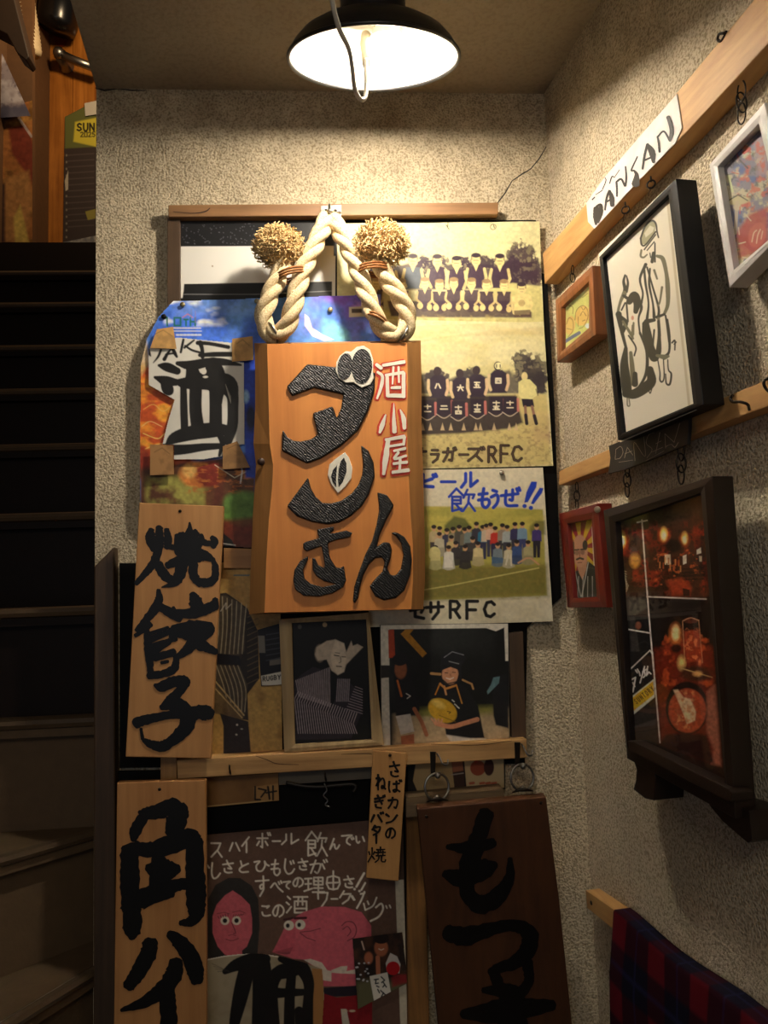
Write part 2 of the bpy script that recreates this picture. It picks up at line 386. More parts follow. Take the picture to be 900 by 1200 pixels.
# handwriting skeletons on a 10 x 10 box
HIRA = set('んでいしさとひもじがすべてのこばねぎうぜ')
GLYPH = {
 'ス': [[(1,1),(8,1),(6,5),(1,9.5)],[(5.5,5.5),(9,9.5)]], 'ハ': [[(3.5,2),(1,9)],[(6,2),(9,9)]], 'イ': [[(8,0.5),(1,6)],[(5.5,3.5),(5.5,10)]],
 'ボ': [[(1,3.5),(8,3.5)],[(4.5,0.5),(4.5,9.5),(3.5,8.8)],[(2.5,5.5),(1,8)],[(6.5,5.5),(8,8)],[(8,0),(8.6,1.6)],[(9.3,0),(9.9,1.6)]],
 'ー': [[(0,5),(10,5)]], '|': [[(5,0),(5,10)]], 'ル': [[(3,1),(3,6),(0.5,9.5)],[(6,0.5),(6,9),(10,5.5)]],
 'ん': [[(4.5,0),(2.5,5),(0.5,10),(3,6),(5,5.2),(5.5,8),(6.8,9.5),(8.5,8.5),(10,6)]], 'で': [[(0.5,2),(8.5,1.5),(5,4),(4.5,7.5),(7,9.5)],[(8,3.8),(8.7,5)],[(9.4,3.3),(10,4.5)]],
 'い': [[(1,2),(1.5,7),(3,9),(4.3,7.5)],[(7.5,2.5),(9,7)]], 'し': [[(3,0),(2.5,6),(4,9.5),(7,9),(9.5,6.5)]],
 'さ': [[(1,3.2),(9,2.2)],[(4,0),(5.5,3.5),(7.8,6.6),(5,6.2)],[(2.2,6.6),(2.5,8.8),(5,9.8),(8,9.5)]], 'と': [[(3,0.5),(4,4.5)],[(9,2.5),(4,5),(2,7.5),(4,9.5),(9,9.2)]],
 'ひ': [[(0.5,2),(4,1.5),(1.8,5),(2.5,8.8),(5.5,9),(7.5,5),(7.2,1.5),(8.5,4),(10,5)]], 'も': [[(5,0),(4,5),(4,8.5),(6.5,10),(9,8),(8.8,6)],[(1.5,3),(7.5,2.5)],[(1.2,6),(7.5,5.5)]],
 'じ': [[(2.5,0),(2,6),(4,9.5),(7,9),(9,6.5)],[(6,1.5),(6.7,3.2)],[(8,1),(8.7,2.7)]],
 'が': [[(0.5,3.5),(5.5,2.8),(6,5),(4.5,9.5),(3,8.5)],[(3.5,0.5),(0.8,9.5)],[(7,3),(8.3,6.5)],[(7.8,0.5),(8.4,2)],[(9.2,0),(9.8,1.5)]],
 'す': [[(0.5,2.5),(9.5,2)],[(5.8,0),(5.9,5.2),(4.2,6.4),(3.6,5),(5.4,4.2),(6,6.5),(3.5,10)]], 'べ': [[(0.5,6),(3.5,3),(6,6),(9.5,9)],[(6.3,2.2),(7,3.7)],[(8,1.5),(8.7,3)]],
 'て': [[(0.5,2),(9,1.2),(5,4.2),(4.5,7.5),(7.5,9.6)]], 'の': [[(5.2,2),(4,8),(2,8.8),(0.8,6),(3,2.3),(6.5,1.4),(9.2,4),(8.8,7.5),(6,9.6)]],
 'こ': [[(1.5,1.5),(5,1.8),(8,1.5),(6,3)],[(1.5,6.5),(2.5,8.8),(5.5,9.4),(9,8.8)]], 'ワ': [[(1,1),(1.2,5)],[(1,1),(9,1),(8,5.5),(4,10)]],
 'ク': [[(4,0.5),(1,5.5)],[(3,2.8),(8.8,2.6),(7,7),(3,10)]], 'ソ': [[(1.5,1.5),(3,4.5)],[(8.5,1),(7,6),(3.5,9.8)]], 'ン': [[(1,1.8),(3.5,3.8)],[(9.5,2.5),(6,7.5),(1,9.5)]],
 'グ': [[(3.5,0.5),(0.5,5)],[(2.5,2.4),(7.8,2.2),(6.2,6.8),(2,10)],[(8.3,0.3),(8.9,1.9)],[(9.6,0),(10,1.5)]],
 'ば': [[(1.2,1),(0.8,6),(1.6,9.5)],[(4,3),(8.5,2.6)],[(6.3,0.8),(6.3,7.8),(5,9.3),(4,8),(6.3,7.4),(8.8,9)],[(8.4,0),(9,1.3)],[(9.5,0),(10,1.2)]],
 'カ': [[(1,3),(8.8,2.8),(7.8,9),(6,8.5)],[(4.8,0.5),(4,5),(1,9.5)]], 'ね': [[(2.8,0),(2.8,10)],[(0.8,2.5),(4.2,2.2),(0.8,7.5),(5,3.5),(7.5,2.5),(9,5),(8.4,8.6),(6.2,8.8),(6.8,7.2),(10,9.5)]],
 'ぎ': [[(1,2.8),(8,1.8)],[(1,5),(8.5,4)],[(3.5,0),(7.5,6.8)],[(2,7),(2.6,9),(7,9.6)],[(8.4,0.5),(9,1.8)],[(9.5,0),(10,1.2)]],
 'バ': [[(3.2,2.5),(0.8,9)],[(5.8,2.5),(8.8,9)],[(7.6,0.5),(8.2,2)],[(9.2,0),(9.8,1.5)]], 'タ': [[(4,0.5),(1,5)],[(3,2.5),(8.8,2.3),(7,7),(2,10)],[(3,5),(7,7.5)]],
 'ナ': [[(0.5,3.5),(9.5,3.2)],[(5.5,0.5),(5,6),(2,9.5)]], 'ラ': [[(2,1),(8,1)],[(1,4),(9,4),(7.5,7.5),(3,10)]], 'ガ': [[(0.5,3.2),(7.5,3),(6.8,9),(5,8.5)],[(4,0.5),(3.5,5),(0.8,9.5)],[(8,0.5),(8.6,2)],[(9.2,0),(9.9,1.5)]],
 'ズ': [[(1,1.2),(7.2,1.2),(5.5,5),(0.8,9.5)],[(5,5.5),(8.5,9.5)],[(8,0.3),(8.6,1.8)],[(9.3,0),(9.9,1.4)]], 'サ': [[(0.5,3.5),(9.5,3)],[(3,0.8),(3,6)],[(7,0.5),(7,6),(4,10)]],
 'ビ': [[(1.5,0.5),(1.5,8.5),(7.5,9)],[(7,3.5),(1.8,5.5)],[(7.5,0.8),(8.1,2.3)],[(9,0.3),(9.6,1.8)]], 'う': [[(3,0.5),(6.5,1.2)],[(1.5,4.2),(6.5,3),(8,5.2),(6.5,8),(3.5,10)]],
 'ぜ': [[(0.5,4),(9,3)],[(6.3,1),(6.2,6),(4.8,6)],[(3,1.5),(3,8.5),(8.5,9)],[(8.3,0.5),(8.9,1.8)],[(9.5,0),(10,1.3)]], 'セ': [[(0.5,4.5),(9,3),(7.5,5.5)],[(3.5,0.5),(3.6,8),(9,9)]],
 '飲': [[(3,0),(0.3,3.6)],[(3,0),(5.5,3)],[(1.5,3.6),(4.6,3.6),(4.6,6.6),(1.5,6.6)],[(1.5,3.6),(1.5,9.8),(4.8,8.8)],[(1.5,5.1),(4.6,5.1)],[(2.8,6.8),(4.9,9.8)],[(7,0.5),(5.6,4)],[(6.3,2.6),(9.6,2.6),(9,4.2)],[(7.6,3.5),(7.3,6.5),(5.4,9.8)],[(7.5,6),(9.8,9.8)]],
 '理': [[(0.3,1.5),(3.6,1.3)],[(0.5,4.6),(3.4,4.4)],[(2,1.5),(2,8)],[(0,8.8),(4,7.2)],[(4.8,0.8),(9.2,0.8),(9.2,5),(4.8,5),(4.8,0.8)],[(4.8,2.9),(9.2,2.9)],[(7,0.8),(7,9)],[(4.8,7),(9.2,7)],[(4.2,9.4),(10,9.2)]],
 '由': [[(1.2,3.2),(0.6,6.4),(2.2,8.9),(5,9.4),(7.8,8.9),(9.4,6.4),(8.8,3.4),(5,2.4),(1.2,3.2)],[(5,0),(5,9)],[(1.6,6),(8.6,5.8)]],
 '酒': [[(0.8,0.8),(2,2.2)],[(0.3,4),(1.5,5.2)],[(0.4,9.6),(2.4,6.4)],[(3.6,1),(9.8,1)],[(4,3.4),(9.4,3.4),(9.4,9.6),(4,9.6),(4,3.4)],[(5.8,1),(5.4,5.6)],[(7.5,1),(7.6,5.4)],[(4,7.4),(9.4,7.4)]],
 '焼': [[(0.8,3),(1.3,5)],[(2.6,0.5),(2.4,5),(0.3,9.6)],[(4,3),(3.2,4.8)],[(2.6,6),(4,8)],[(5,1.8),(9.6,1.6)],[(7.2,0),(7.2,3.4)],[(4.6,3.6),(10,3.4)],[(6,2.6),(5.8,5)],[(8.5,2.6),(8.5,5)],[(4.8,5.6),(9.8,5.4)],[(6.4,5.8),(6,8),(4.2,9.8)],[(7.8,5.8),(7.8,9),(9.6,9.4),(10,8)]],
 '八': [[(3.5,2),(1,9)],[(6,2),(9,9)]], '六': [[(5,0.5),(5,3)],[(0.5,4),(9.5,4)],[(3.8,5.5),(1.5,9.5)],[(6.2,5.5),(8.8,9.5)]], '五': [[(1,1),(9,1)],[(4.5,1),(3.5,9)],[(2,5),(7.5,5),(7.2,9)],[(0.3,9.3),(9.7,9.3)]],
 '四': [[(1,1.5),(9,1.5),(9,9),(1,9),(1,1.5)],[(3.8,1.5),(3.2,6)],[(6.2,1.5),(6.4,5.5),(8.5,6)]], '十': [[(0.5,4),(9.5,4)],[(5,0.5),(5,9.8)]], '二': [[(1.5,2.5),(8.5,2.5)],[(0.5,8.5),(9.5,8.5)]], '一': [[(0.5,5),(9.5,5)]], '三': [[(1,1.5),(9,1.5)],[(2,5),(8,5)],[(0.5,9),(9.5,9)]],
 'A': [[(0.5,10),(5,0),(9.5,10)],[(2.3,6.3),(7.7,6.3)]], 'B': [[(1,0),(1,10),(6.5,9.6),(8.8,7.2),(6,5),(1,5)],[(1,0),(6,0.2),(7.8,2.5),(6,5)]], 'C': [[(9,2),(6.5,0.2),(3,0.8),(0.8,5),(2.5,9),(6,9.8),(9,8)]], 'D': [[(1,0),(1,10),(6,9.4),(9,5),(6,0.6),(1,0)]],
 'E': [[(9,0),(1,0),(1,10),(9,10)],[(1,5),(7.5,5)]], 'F': [[(9,0),(1,0),(1,10)],[(1,5),(7.5,5)]], 'G': [[(9,2),(6,0),(2.5,1),(1,5),(2.5,9),(6,10),(9,8),(9,5.5),(6,5.5)]], 'H': [[(1,0),(1,10)],[(9,0),(9,10)],[(1,5),(9,5)]], 'K': [[(1,0),(1,10)],[(9,0),(1,6)],[(3,4.8),(9,10)]],
 'N': [[(1,10),(1,0),(9,10),(9,0)]], 'O': [[(5,0),(1.5,2),(1,7),(3,9.8),(7,9.8),(9,7),(8.5,2),(5,0)]], 'R': [[(1,10),(1,0),(6.5,0.2),(8.8,2.5),(6.5,5),(1,5.2)],[(4.5,5.2),(9,10)]], 'S': [[(8.5,1.5),(5,0),(1.5,2),(3,4.6),(7,5.6),(8.8,8),(5,10),(1,8.6)]],
 'T': [[(0.5,0),(9.5,0)],[(5,0),(5,10)]], 'U': [[(1,0),(1,7),(3,10),(7,10),(9,7),(9,0)]], 'Y': [[(0.5,0),(5,5),(9.5,0)],[(5,5),(5,10)]], '0': [[(1,0),(9,0),(9,10),(1,10),(1,0)]], '1': [[(2,1.5),(5,0),(5,10)]], '2': [[(1,1.5),(5,0),(8.8,2),(7,5),(1,10),(9,10)]], '5': [[(9,0),(2,0),(1.5,4.5),(6,4),(9,7),(6,10),(1,9)]],
 'W': [[(0,0),(2.5,10),(5,2),(7.5,10),(10,0)]], 'M': [[(1,10),(1,0),(5,7),(9,0),(9,10)]], 'I': [[(5,0),(5,10)]],
}
# ================================================================== structure
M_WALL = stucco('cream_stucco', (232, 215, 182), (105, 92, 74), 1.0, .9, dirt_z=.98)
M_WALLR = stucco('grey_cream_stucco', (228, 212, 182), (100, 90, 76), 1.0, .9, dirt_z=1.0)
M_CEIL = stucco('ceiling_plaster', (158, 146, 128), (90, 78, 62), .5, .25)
M_UPWOOD = wood('varnished_panelling', (128, 74, 24), (186, 118, 48), 'z', .8, .3)
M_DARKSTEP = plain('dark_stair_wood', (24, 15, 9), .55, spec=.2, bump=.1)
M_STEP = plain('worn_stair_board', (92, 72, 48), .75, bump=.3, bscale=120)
RE = np.array([XC, YB, 0])+RDIR*4.2
mb = MB(); mb.box((XL, YB, ZF), (XC+.15, YB+.14, ZC+.05)); wall_back = mb.build('wall_back', M_WALL, kind='structure')
# cracks in the plaster
mb = MB()
ribbon(mb, [(583,238,1),(592,226,1.6),(600,212,1.2),(612,204,1.8),(622,198,1.2),(632,186,1.6),(640,172,1)], bw(.0006), False, .3)
ribbon(mb, [(112,103,1.5),(122,106,2.2),(138,104,1.6),(155,106,2),(172,106,.7)], bw(.0006), False, .3)
mb.build('plaster_crack', plain('crack', (38, 32, 26), .9), wall_back)
A = np.array([XC, YB]); d = RDIR[:2]; n = RN[:2]
def rw_xy(t, out=0): return A+d*t+n*out
mb = MB(); p = [(*rw_xy(-.1), ZF), (*rw_xy(4.2), ZF), (*rw_xy(4.2, -.12), ZF), (*rw_xy(-.1, -.12), ZF)]
mb.prism(p, (0, 0, ZC-ZF+.05)); mb.build('wall_right', M_WALLR, kind='structure')
# ceiling slab over the lower hall; its open edge runs beside the stairwell
e0 = np.array([XL, YB]); mb = MB()
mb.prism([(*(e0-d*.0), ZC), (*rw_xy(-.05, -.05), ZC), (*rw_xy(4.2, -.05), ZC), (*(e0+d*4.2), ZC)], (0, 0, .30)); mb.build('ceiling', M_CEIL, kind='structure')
mb = MB(); mb.box((-1.5, -3, ZF-.06), (1.7, YB+.1, ZF)); mb.build('floor', plain('floor_concrete', (110, 100, 88), .8), kind='structure')
# stairwell
XS = -1.45; RISE = .22; Z0 = -.03
def nos(py, k, px=60):
    r_ = ray(px, py); z = Z0+RISE*k; return r_*(z/r_[2])
lines = {}                                               # nosing k: right end xy, left end xy
for k, py in ((1, 602), (2, 521), (3, 456), (4, 405), (5, 355), (6, 318), (7, 284)):
    y = nos(py, k)[1]; lines[k] = ((XL+.14, y), (XS, y))
lines[0] = ((XL+.02, 1.55), (XS, 1.55))
ptA = nos(842, -1, 95); lines[-1] = ((XL+.02, ptA[1]+.015), (XS, ptA[1]-.0))
q0 = nos(975, -2, 100); q1 = nos(1003, -2, 2); sl = (q0[1]-q1[1])/(q0[0]-q1[0]); lines[-2] = ((XL+.02, q0[1]+sl*(XL+.02-q0[0])), (XS, q0[1]+sl*(XS-q0[0])))
q0 = nos(1130, -3, 116); q1 = nos(1196, -3, 8); sl = (q0[1]-q1[1])/(q0[0]-q1[0]); lines[-3] = ((XL+.02, q0[1]+sl*(XL+.02-q0[0])), (XS, q0[1]+sl*(XS-q0[0])))
lines[-4] = ((XL+.0, lines[-3][0][1]-.01), (XS+.35, .35))
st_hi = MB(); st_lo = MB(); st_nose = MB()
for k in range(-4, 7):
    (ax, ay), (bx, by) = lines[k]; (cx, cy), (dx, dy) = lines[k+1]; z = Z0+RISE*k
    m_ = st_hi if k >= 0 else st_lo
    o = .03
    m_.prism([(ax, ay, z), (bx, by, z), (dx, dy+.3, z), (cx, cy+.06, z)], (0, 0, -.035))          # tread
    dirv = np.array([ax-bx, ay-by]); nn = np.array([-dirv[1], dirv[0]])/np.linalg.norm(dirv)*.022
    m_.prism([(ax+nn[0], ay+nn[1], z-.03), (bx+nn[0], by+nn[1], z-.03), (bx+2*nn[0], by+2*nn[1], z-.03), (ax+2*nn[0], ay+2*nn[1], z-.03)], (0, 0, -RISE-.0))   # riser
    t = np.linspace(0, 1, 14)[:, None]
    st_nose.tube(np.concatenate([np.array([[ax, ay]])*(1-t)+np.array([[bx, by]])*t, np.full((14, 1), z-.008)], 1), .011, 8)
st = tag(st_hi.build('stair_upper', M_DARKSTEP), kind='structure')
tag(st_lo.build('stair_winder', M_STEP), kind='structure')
tag(st_nose.build('stair_nosing_trim', plain('stair_nosing', (84, 68, 50), .3)), kind='structure')
ZT = Z0+RISE*7; YT = lines[7][0][1]; YU = 3.75
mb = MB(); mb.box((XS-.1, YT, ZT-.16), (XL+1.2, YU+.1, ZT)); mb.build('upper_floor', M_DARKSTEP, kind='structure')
mb = MB(); mb.box((XS, YT, ZT-.02), (XL+1.2, YT+.012, ZT)); 
# panelled wall of the upper hall: tongue and groove boards
mb = MB(); x = XS
while x < XL+1.1:
    mb.box((x, YU, ZT), (x+.118, YU+.05, 4.3)); mb.box((x+.118, YU+.006, ZT), (x+.121, YU+.05, 4.3)); x += .121
mb.build('wall_upper_panelling', M_UPWOOD, kind='structure')
mb = MB(); mb.box((XS-.1, .2, ZF), (XS, YU+.1, 4.3)); mb.build('wall_left', plain('old_brown_wall', (96, 66, 38), .7), kind='structure')
mb = MB(); mb.box((XS-.1, -.2, 4.2), (XL+1.2, YU+.1, 4.3)); mb.build('ceiling_upper', plain('upper_ceiling', (120, 96, 66), .8), kind='structure')
# side wall of the stair behind the plaster wall's end
mb = MB(); mb.box((XL+.14, YB+.1, ZF), (XL+.2, YU, ZT-.1)); mb.build('wall_stair_side', plain('stair_side_wall', (40, 30, 22), .8), kind='structure')
# newel board at the foot of the plaster wall
M_OLD = wood('old_dark_wood', (52, 38, 26), (88, 66, 44), 'z')
mb = MB(); slab(mb, [(110, 664), (133, 641), (136, 1215), (109, 1215)], bw(.03), .05); mb.build('trim_1', M_OLD, kind='structure', bevel=.003)
# ================================================================== pendant lamp
LR = ray(438, 72); LY = 1.10
LC = LR*(LY/LR[1])                                       # centre of the rim
T_ = math.radians(18.0)
LA = np.array([0.0, -math.sin(T_), math.cos(T_)])        # shade axis, pointing up and a little to the viewer
LD = np.dot(LC, FW); PXM = LD/F                          # metres per photo pixel at the lamp
RIM = 100*PXM
lampo = thing('pendant_lamp', LC, 'black enamel pendant lamp shining above the rope-hung sign', 'lamp')
M_SH_OUT = plain('black_enamel', (20, 19, 18), .35); M_SH_IN = plain('white_enamel', (232, 228, 218), .35)
mb = MB(); q = RIM
mb.lathe([(q*1.0, 0), (q*1.005, .03*q), (q*.985, .055*q), (q*.94, .13*q), (q*.85, .23*q), (q*.70, .32*q), (q*.54, .375*q), (q*.42, .40*q), (q*.385, .43*q), (q*.375, .50*q), (q*.375, .95*q), (q*.30, 1.02*q), (q*.02, 1.03*q)], LC, LA, 72)
so = mb.build('shade', M_SH_OUT, lampo, smooth=True, label='black outside of the lamp shade')
mb = MB(); mb.lathe([(q*.985, .005*q), (q*.925, .12*q), (q*.835, .22*q), (q*.69, .305*q), (q*.53, .36*q), (q*.40, .385*q), (q*.02, .385*q)], LC, LA, 72)
mb.build('reflector', M_SH_IN, lampo, smooth=True, label='white enamel inside of the shade')
mb = MB(); mb.torus(LC+LA*.002, LA, q*.995, .0032, 72, 8); mb.build('rim', M_SH_OUT, lampo, smooth=True)
mb = MB(); mb.lathe([(.017, .385*q), (.021, .38*q), (.021, .36*q), (.017, .35*q), (.001, .35*q)], LC+np.array([.022, 0, 0]), LA, 24); mb.build('socket', plain('lamp_socket', (196, 186, 160), .5), lampo, smooth=True)
mb_, nt, b = newmat('glowing_bulb'); b.inputs['Emission Color'].default_value = (*BULB_COLOR, 1); b.inputs['Base Color'].default_value = (1, .95, .85, 1)
# a diffusing LED bulb: the dome shines forwards and sideways, hardly back into the shade
g_ = nt.nodes.new('ShaderNodeNewGeometry'); dt = nt.nodes.new('ShaderNodeVectorMath'); dt.operation = 'DOT_PRODUCT'; dt.inputs[1].default_value = tuple(-LA)
mr_ = nt.nodes.new('ShaderNodeMapRange'); mr_.interpolation_type = 'SMOOTHSTEP'; mr_.inputs['From Min'].default_value = -.12; mr_.inputs['From Max'].default_value = .85; mr_.inputs['To Min'].default_value = BULB_STRENGTH*.012; mr_.inputs['To Max'].default_value = BULB_STRENGTH
nt.links.new(g_.outputs['Normal'], dt.inputs[0]); nt.links.new(dt.outputs['Value'], mr_.inputs['Value']); nt.links.new(mr_.outputs[0], b.inputs['Emission Strength'])
BC = LC+LA*.17*q+np.array([.022, 0, 0]); br = .029
mb = MB(); mb.lathe([(.001, -br), (br*.5, -br*.87), (br*.87, -br*.5), (br, 0), (br*.93, br*.38)], BC, LA, 28); mb.build('bulb', mb_, lampo, smooth=True, label='lit round bulb')
mb = MB(); mb.lathe([(br*.94, br*.37), (br*.80, br*.75), (br*.62, br*.98)], BC, LA, 28); mb.build('bulb_base', plain('bulb_plastic', (226, 222, 212), .5), lampo, smooth=True)
# a flex that loops down in front of the shade and back up to a small plug adaptor
def at_lamp(px, py, dy): r_ = ray(px, py); return r_*((LY+dy)/r_[1])
pth = [at_lamp(x, y, dd) for x, y, dd in [(384,-60,-.22),(388,-10,-.21),(391,10,-.205),(398,35,-.19),(409,58,-.17),(413,80,-.15),(415,100,-.13),(419,112,-.11),(424,117,-.10),(428,114,-.09),(429,100,-.075),(429,82,-.06),(429,70,-.045)]]
mb = MB(); mb.tube(crom(pth, 6), .0033, 8); mb.build('flex', plain('flex_pvc', (176, 168, 152), .45), lampo, smooth=True, label='grey-white flex looping down in front of the shade')
mb = MB(); mb.tube([at_lamp(429, 76, -.045), at_lamp(429, 64, -.03), at_lamp(428, 52, -.01), at_lamp(429, 42, .0)], [.006, .0075, .009, .009], 12); mb.build('plug', plain('plug_cream', (226, 214, 182), .5), lampo, smooth=True, label='cream plug adaptor')

# ================================================================== battens and backing on the back wall
M_RAIL = wood('rail_brown', (104, 74, 44), (150, 110, 70), 'x')
mb = MB(); slab(mb, [(197, 240), (584, 237), (584, 251), (197, 254)], bw(.034), .0212)
top_rail = tag(mb.build('hanging_rail', M_RAIL, bevel=.0015), 'narrow brown wooden rail across the back wall, carrying the roped sign', 'rail')
mb = MB()
ribbon(mb, [(203,248,.7),(225,250,.9),(240,248,1.6),(246,244,1)], bw(.0345), True); mb.build('scratch', plain('scratch', (48, 30, 18), .8), top_rail)
mb = MB(); slab(mb, [(196, 255), (211, 256), (212, 690), (196, 690)], bw(.022), .0092)
tag(mb.build('upright_batten', M_OLD, bevel=.001), 'dark brown upright batten behind the left poster edge', 'batten')
mb = MB(); slab(mb, [(211, 255), (628, 258), (630, 318), (641, 322), (650, 480), (658, 700), (618, 735), (615, 895), (140, 900), (140, 660), (211, 660)], bw(.012), .0115)  # real board; its black margins past the sheets also stand in for cast shadow
tag(mb.build('backing_board', M_PANEL), 'black backing board on the plaster behind posters and photos', 'board')
mb = MB(); slab(mb, [(138, 904), (500, 900), (498, 1225), (136, 1225)], bw(.010), .0095)
tag(mb.build('lower_backing_board', M_PANEL), 'black lower backing board behind the chalk poster', 'board')
# galvanised bracket in the middle of the top rail
br_ = thing('bracket', bw(.035).P(388, 250), 'small galvanised bracket screwed to the middle of the top rail', 'bracket')
mb = MB(); slab(mb, [(376, 241), (400, 240), (400, 254), (396, 259), (380, 259), (376, 255)], bw(.0375), .0025); mb.build('plate', M_STEEL, br_, bevel=.0006)
mb = MB(); c = bw(.038).P(383, 249)
for px, py in ((382, 247), (393, 247), (394, 254)):
    mb.lathe([(.0001, 0), (.0035, 0), (.003, .002), (.0001, .0025)], bw(.0375).P(px, py), (0, -1, 0), 12)
mb.build('screw', M_IRON, br_, smooth=True)
hk = [bw(.037).P(398, 249), bw(.055).P(397, 249), bw(.075).P(392, 250), bw(.085).P(387, 248), bw(.082).P(386, 243), bw(.072).P(386, 240)]
mb = MB(); mb.tube(crom(hk), .003, 8); mb.build('hook', M_STEEL, br_, smooth=True)
mb = MB(); slab(mb, [(262, 642), (296, 643), (296, 666), (262, 666)], bw(.026), .012)
tag(mb.build('batten_offcut', wood('offcut', (150, 104, 58), (178, 130, 78), 'x'), bevel=.001), 'short pale wooden batten between the torn poster and the kimono picture', 'batten')

# ================================================================== the hanging sign
sign = thing('shop_sign', bw(.06).P(396, 718), 'thick wooden shop sign with carved black lettering hung on rope', 'sign')
M_SIGN = wood('sign_cedar', (194, 116, 48), (224, 146, 68), 'z', .55, .5, .12)
M_BARK = wood('sign_live_edge', (128, 88, 44), (180, 126, 68), 'z', .8, .6, .4)
DF = .105; DB = .052
FL = [(313,403),(314,440),(315,480),(316,520),(320,545),(319,570),(315,610),(312,660),(310,718)]
FR = [(477,402),(478,450),(477,500),(479,560),(481,600),(484,640),(484,680),(482,714)]
front = FL+FR[::-1]
outL = [(298,402),(299,440),(299,480),(297,520),(300,545),(298,575),(296,610),(294,660),(292,720)]
outR = [(493,399),(494,450),(494,500),(496,560),(497,600),(498,640),(498,680),(496,714)]
pf = proj(front, bw(DF)); po = proj(outL+outR[::-1], bw(DF-.022)); pb = po+np.array([0, DF-.022-DB, 0])
nfr = len(pf); mb = MB()
V = np.concatenate([pf, po, pb]); Fc = [tuple(range(nfr))]
for r_ in (0, nfr):
    for i in range(nfr): j = (i+1) % nfr; Fc.append((r_+j, r_+i, r_+nfr+i, r_+nfr+j))
Fc.append(tuple(range(3*nfr-1, 2*nfr-1, -1)))
bm = bmesh.new(); vs = [bm.verts.new(v) for v in V]
mats = []
for f in Fc:
    bm.faces.new([vs[i] for i in f])
bmesh.ops.recalc_face_normals(bm, faces=bm.faces[:]); bm.verts.index_update()
Vb = [tuple(v.co) for v in bm.verts]; Fb = [[v.index for v in f.verts] for f in bm.faces]; bm.free()
so = mesh('board', Vb, Fb, [M_SIGN, M_BARK], sign, bevel=.0025)
for i, p_ in enumerate(so.data.polygons): p_.material_index = 0 if len(p_.vertices) > 6 else 1
# carved black letters with tooled ridges
m, nt, b = newmat('tooled_black'); N = nt.nodes.new; L = nt.links.new
tc = N('ShaderNodeTexCoord'); wv = N('ShaderNodeTexWave'); wv.wave_type = 'BANDS'; wv.bands_direction = 'DIAGONAL'; wv.inputs['Scale'].default_value = 110; wv.inputs['Distortion'].default_value = 6; wv.inputs['Detail'].default_value = 4; wv.inputs['Detail Scale'].default_value = 1.2
L(tc.outputs['Object'], wv.inputs['Vector']); bp = N('ShaderNodeBump'); bp.inputs['Strength'].default_value = .55; bp.inputs['Distance'].default_value = .0016
L(wv.outputs['Fac'], bp.inputs['Height']); L(bp.outputs['Normal'], b.inputs['Normal']); b.inputs['Base Color'].default_value = (*lin((13, 13, 14)), 1); b.inputs['Roughness'].default_value = .45
M_TOOL = m
z1 = lambda p: zoomed(320, 400, 5, p); z2 = lambda p: zoomed(320, 550, 5, p)
DA = z1([(78,265),(200,130),(375,150),(480,180),(600,180),(595,290),(560,400),(500,520),(400,610),(280,685),(200,715),(50,640),(55,515),(85,560),(120,580),(160,585),(220,572),(262,545),(230,420),(350,378),(374,445),(398,390),(412,310),(240,270),(110,320)])
NN = z1([(515,605),(560,640),(590,710),(597,790)])+z2([(590,60),(560,150),(520,215),(460,270),(390,310),(320,322),(230,308),(140,275),(80,215),(205,45),(222,110),(250,160),(290,195),(340,198),(400,182),(460,140),(500,90),(522,30)])+z1([(528,720),(522,650)])
SA = z2([(175,435),(190,425),(270,403),(262,375),(258,352),(355,335),(357,355),(335,368),(334,378),(430,358),(465,372),(450,395),(360,415),(325,428),(322,445),(335,520),(370,575),(395,578),(415,565),(428,650),(410,690),(350,725),(270,745),(180,740),(130,705),(118,650),(125,590),(160,535),(205,508),(205,525),(175,590),(185,640),(220,670),(290,690),(372,672),(300,655),(255,625),(232,590),(230,520),(245,520),(265,560),(300,578),(303,560),(290,480),(283,448),(195,480),(178,465)])
N2 = z2([(610,132),(670,150),(710,212),(665,295),(625,385),(607,455),(650,425),(685,430),(697,470),(690,520),(670,580),(690,620),(720,622),(750,580),(765,500),(750,430),(720,390),(690,372),(720,365),(770,395),(805,450),(815,530),(805,620),(770,710),(720,755),(650,768),(600,745),(565,685),(600,640),(640,600),(655,545),(640,515),(600,520),(560,560),(530,620),(510,690),(500,750),(478,788),(468,770),(475,690),(500,610),(540,500),(580,420),(605,330),(622,240),(620,190)])
def letter(pts, name, mat, d, th, label=None, bev=.0018, parent=None):
    mb = MB(); mb.prism(proj(pts, bw(d)), (0, th, 0)); return mb.build(name, mat, parent or sign, label=label, bevel=bev)
for pts, lb in ((DA, 'large black katakana hook letter at the top'), (NN, 'black crescent letter in the middle'), (SA, 'small black hiragana letter at lower left'), (N2, 'black hiragana letter at lower right')):
    letter([(x, y) for x, y in pts], 'carved_letter', M_TOOL, DF+.006, .0065, lb, .0035)
M_WPAINT = plain('white_paint', (232, 226, 208), .5)
acc = letter(z1([(365,170),(372,120),(390,85),(425,57),(458,60),(490,32),(530,24),(568,48),(588,110),(585,180),(592,212),(570,252),(520,272),(470,240),(425,243),(385,215)]), 'accent_mark', M_WPAINT, DF+.0085, .009, 'white outlined pair of ovals', .001)
def oval(cx, cy, rx, ry, rot, n=22):
    return [(cx+rx*math.cos(a)*math.cos(rot)-ry*math.sin(a)*math.sin(rot), cy+rx*math.cos(a)*math.sin(rot)+ry*math.sin(a)*math.cos(rot)) for a in np.arange(n)*2*math.pi/n]
letter(z1(oval(422,147,44,78,.12)), 'accent_oval', M_TOOL, DF+.0095, .001, None, .0004, acc)
letter(z1(oval(520,146,61,103,.03)), 'accent_oval', M_TOOL, DF+.0095, .001, None, .0004, acc)
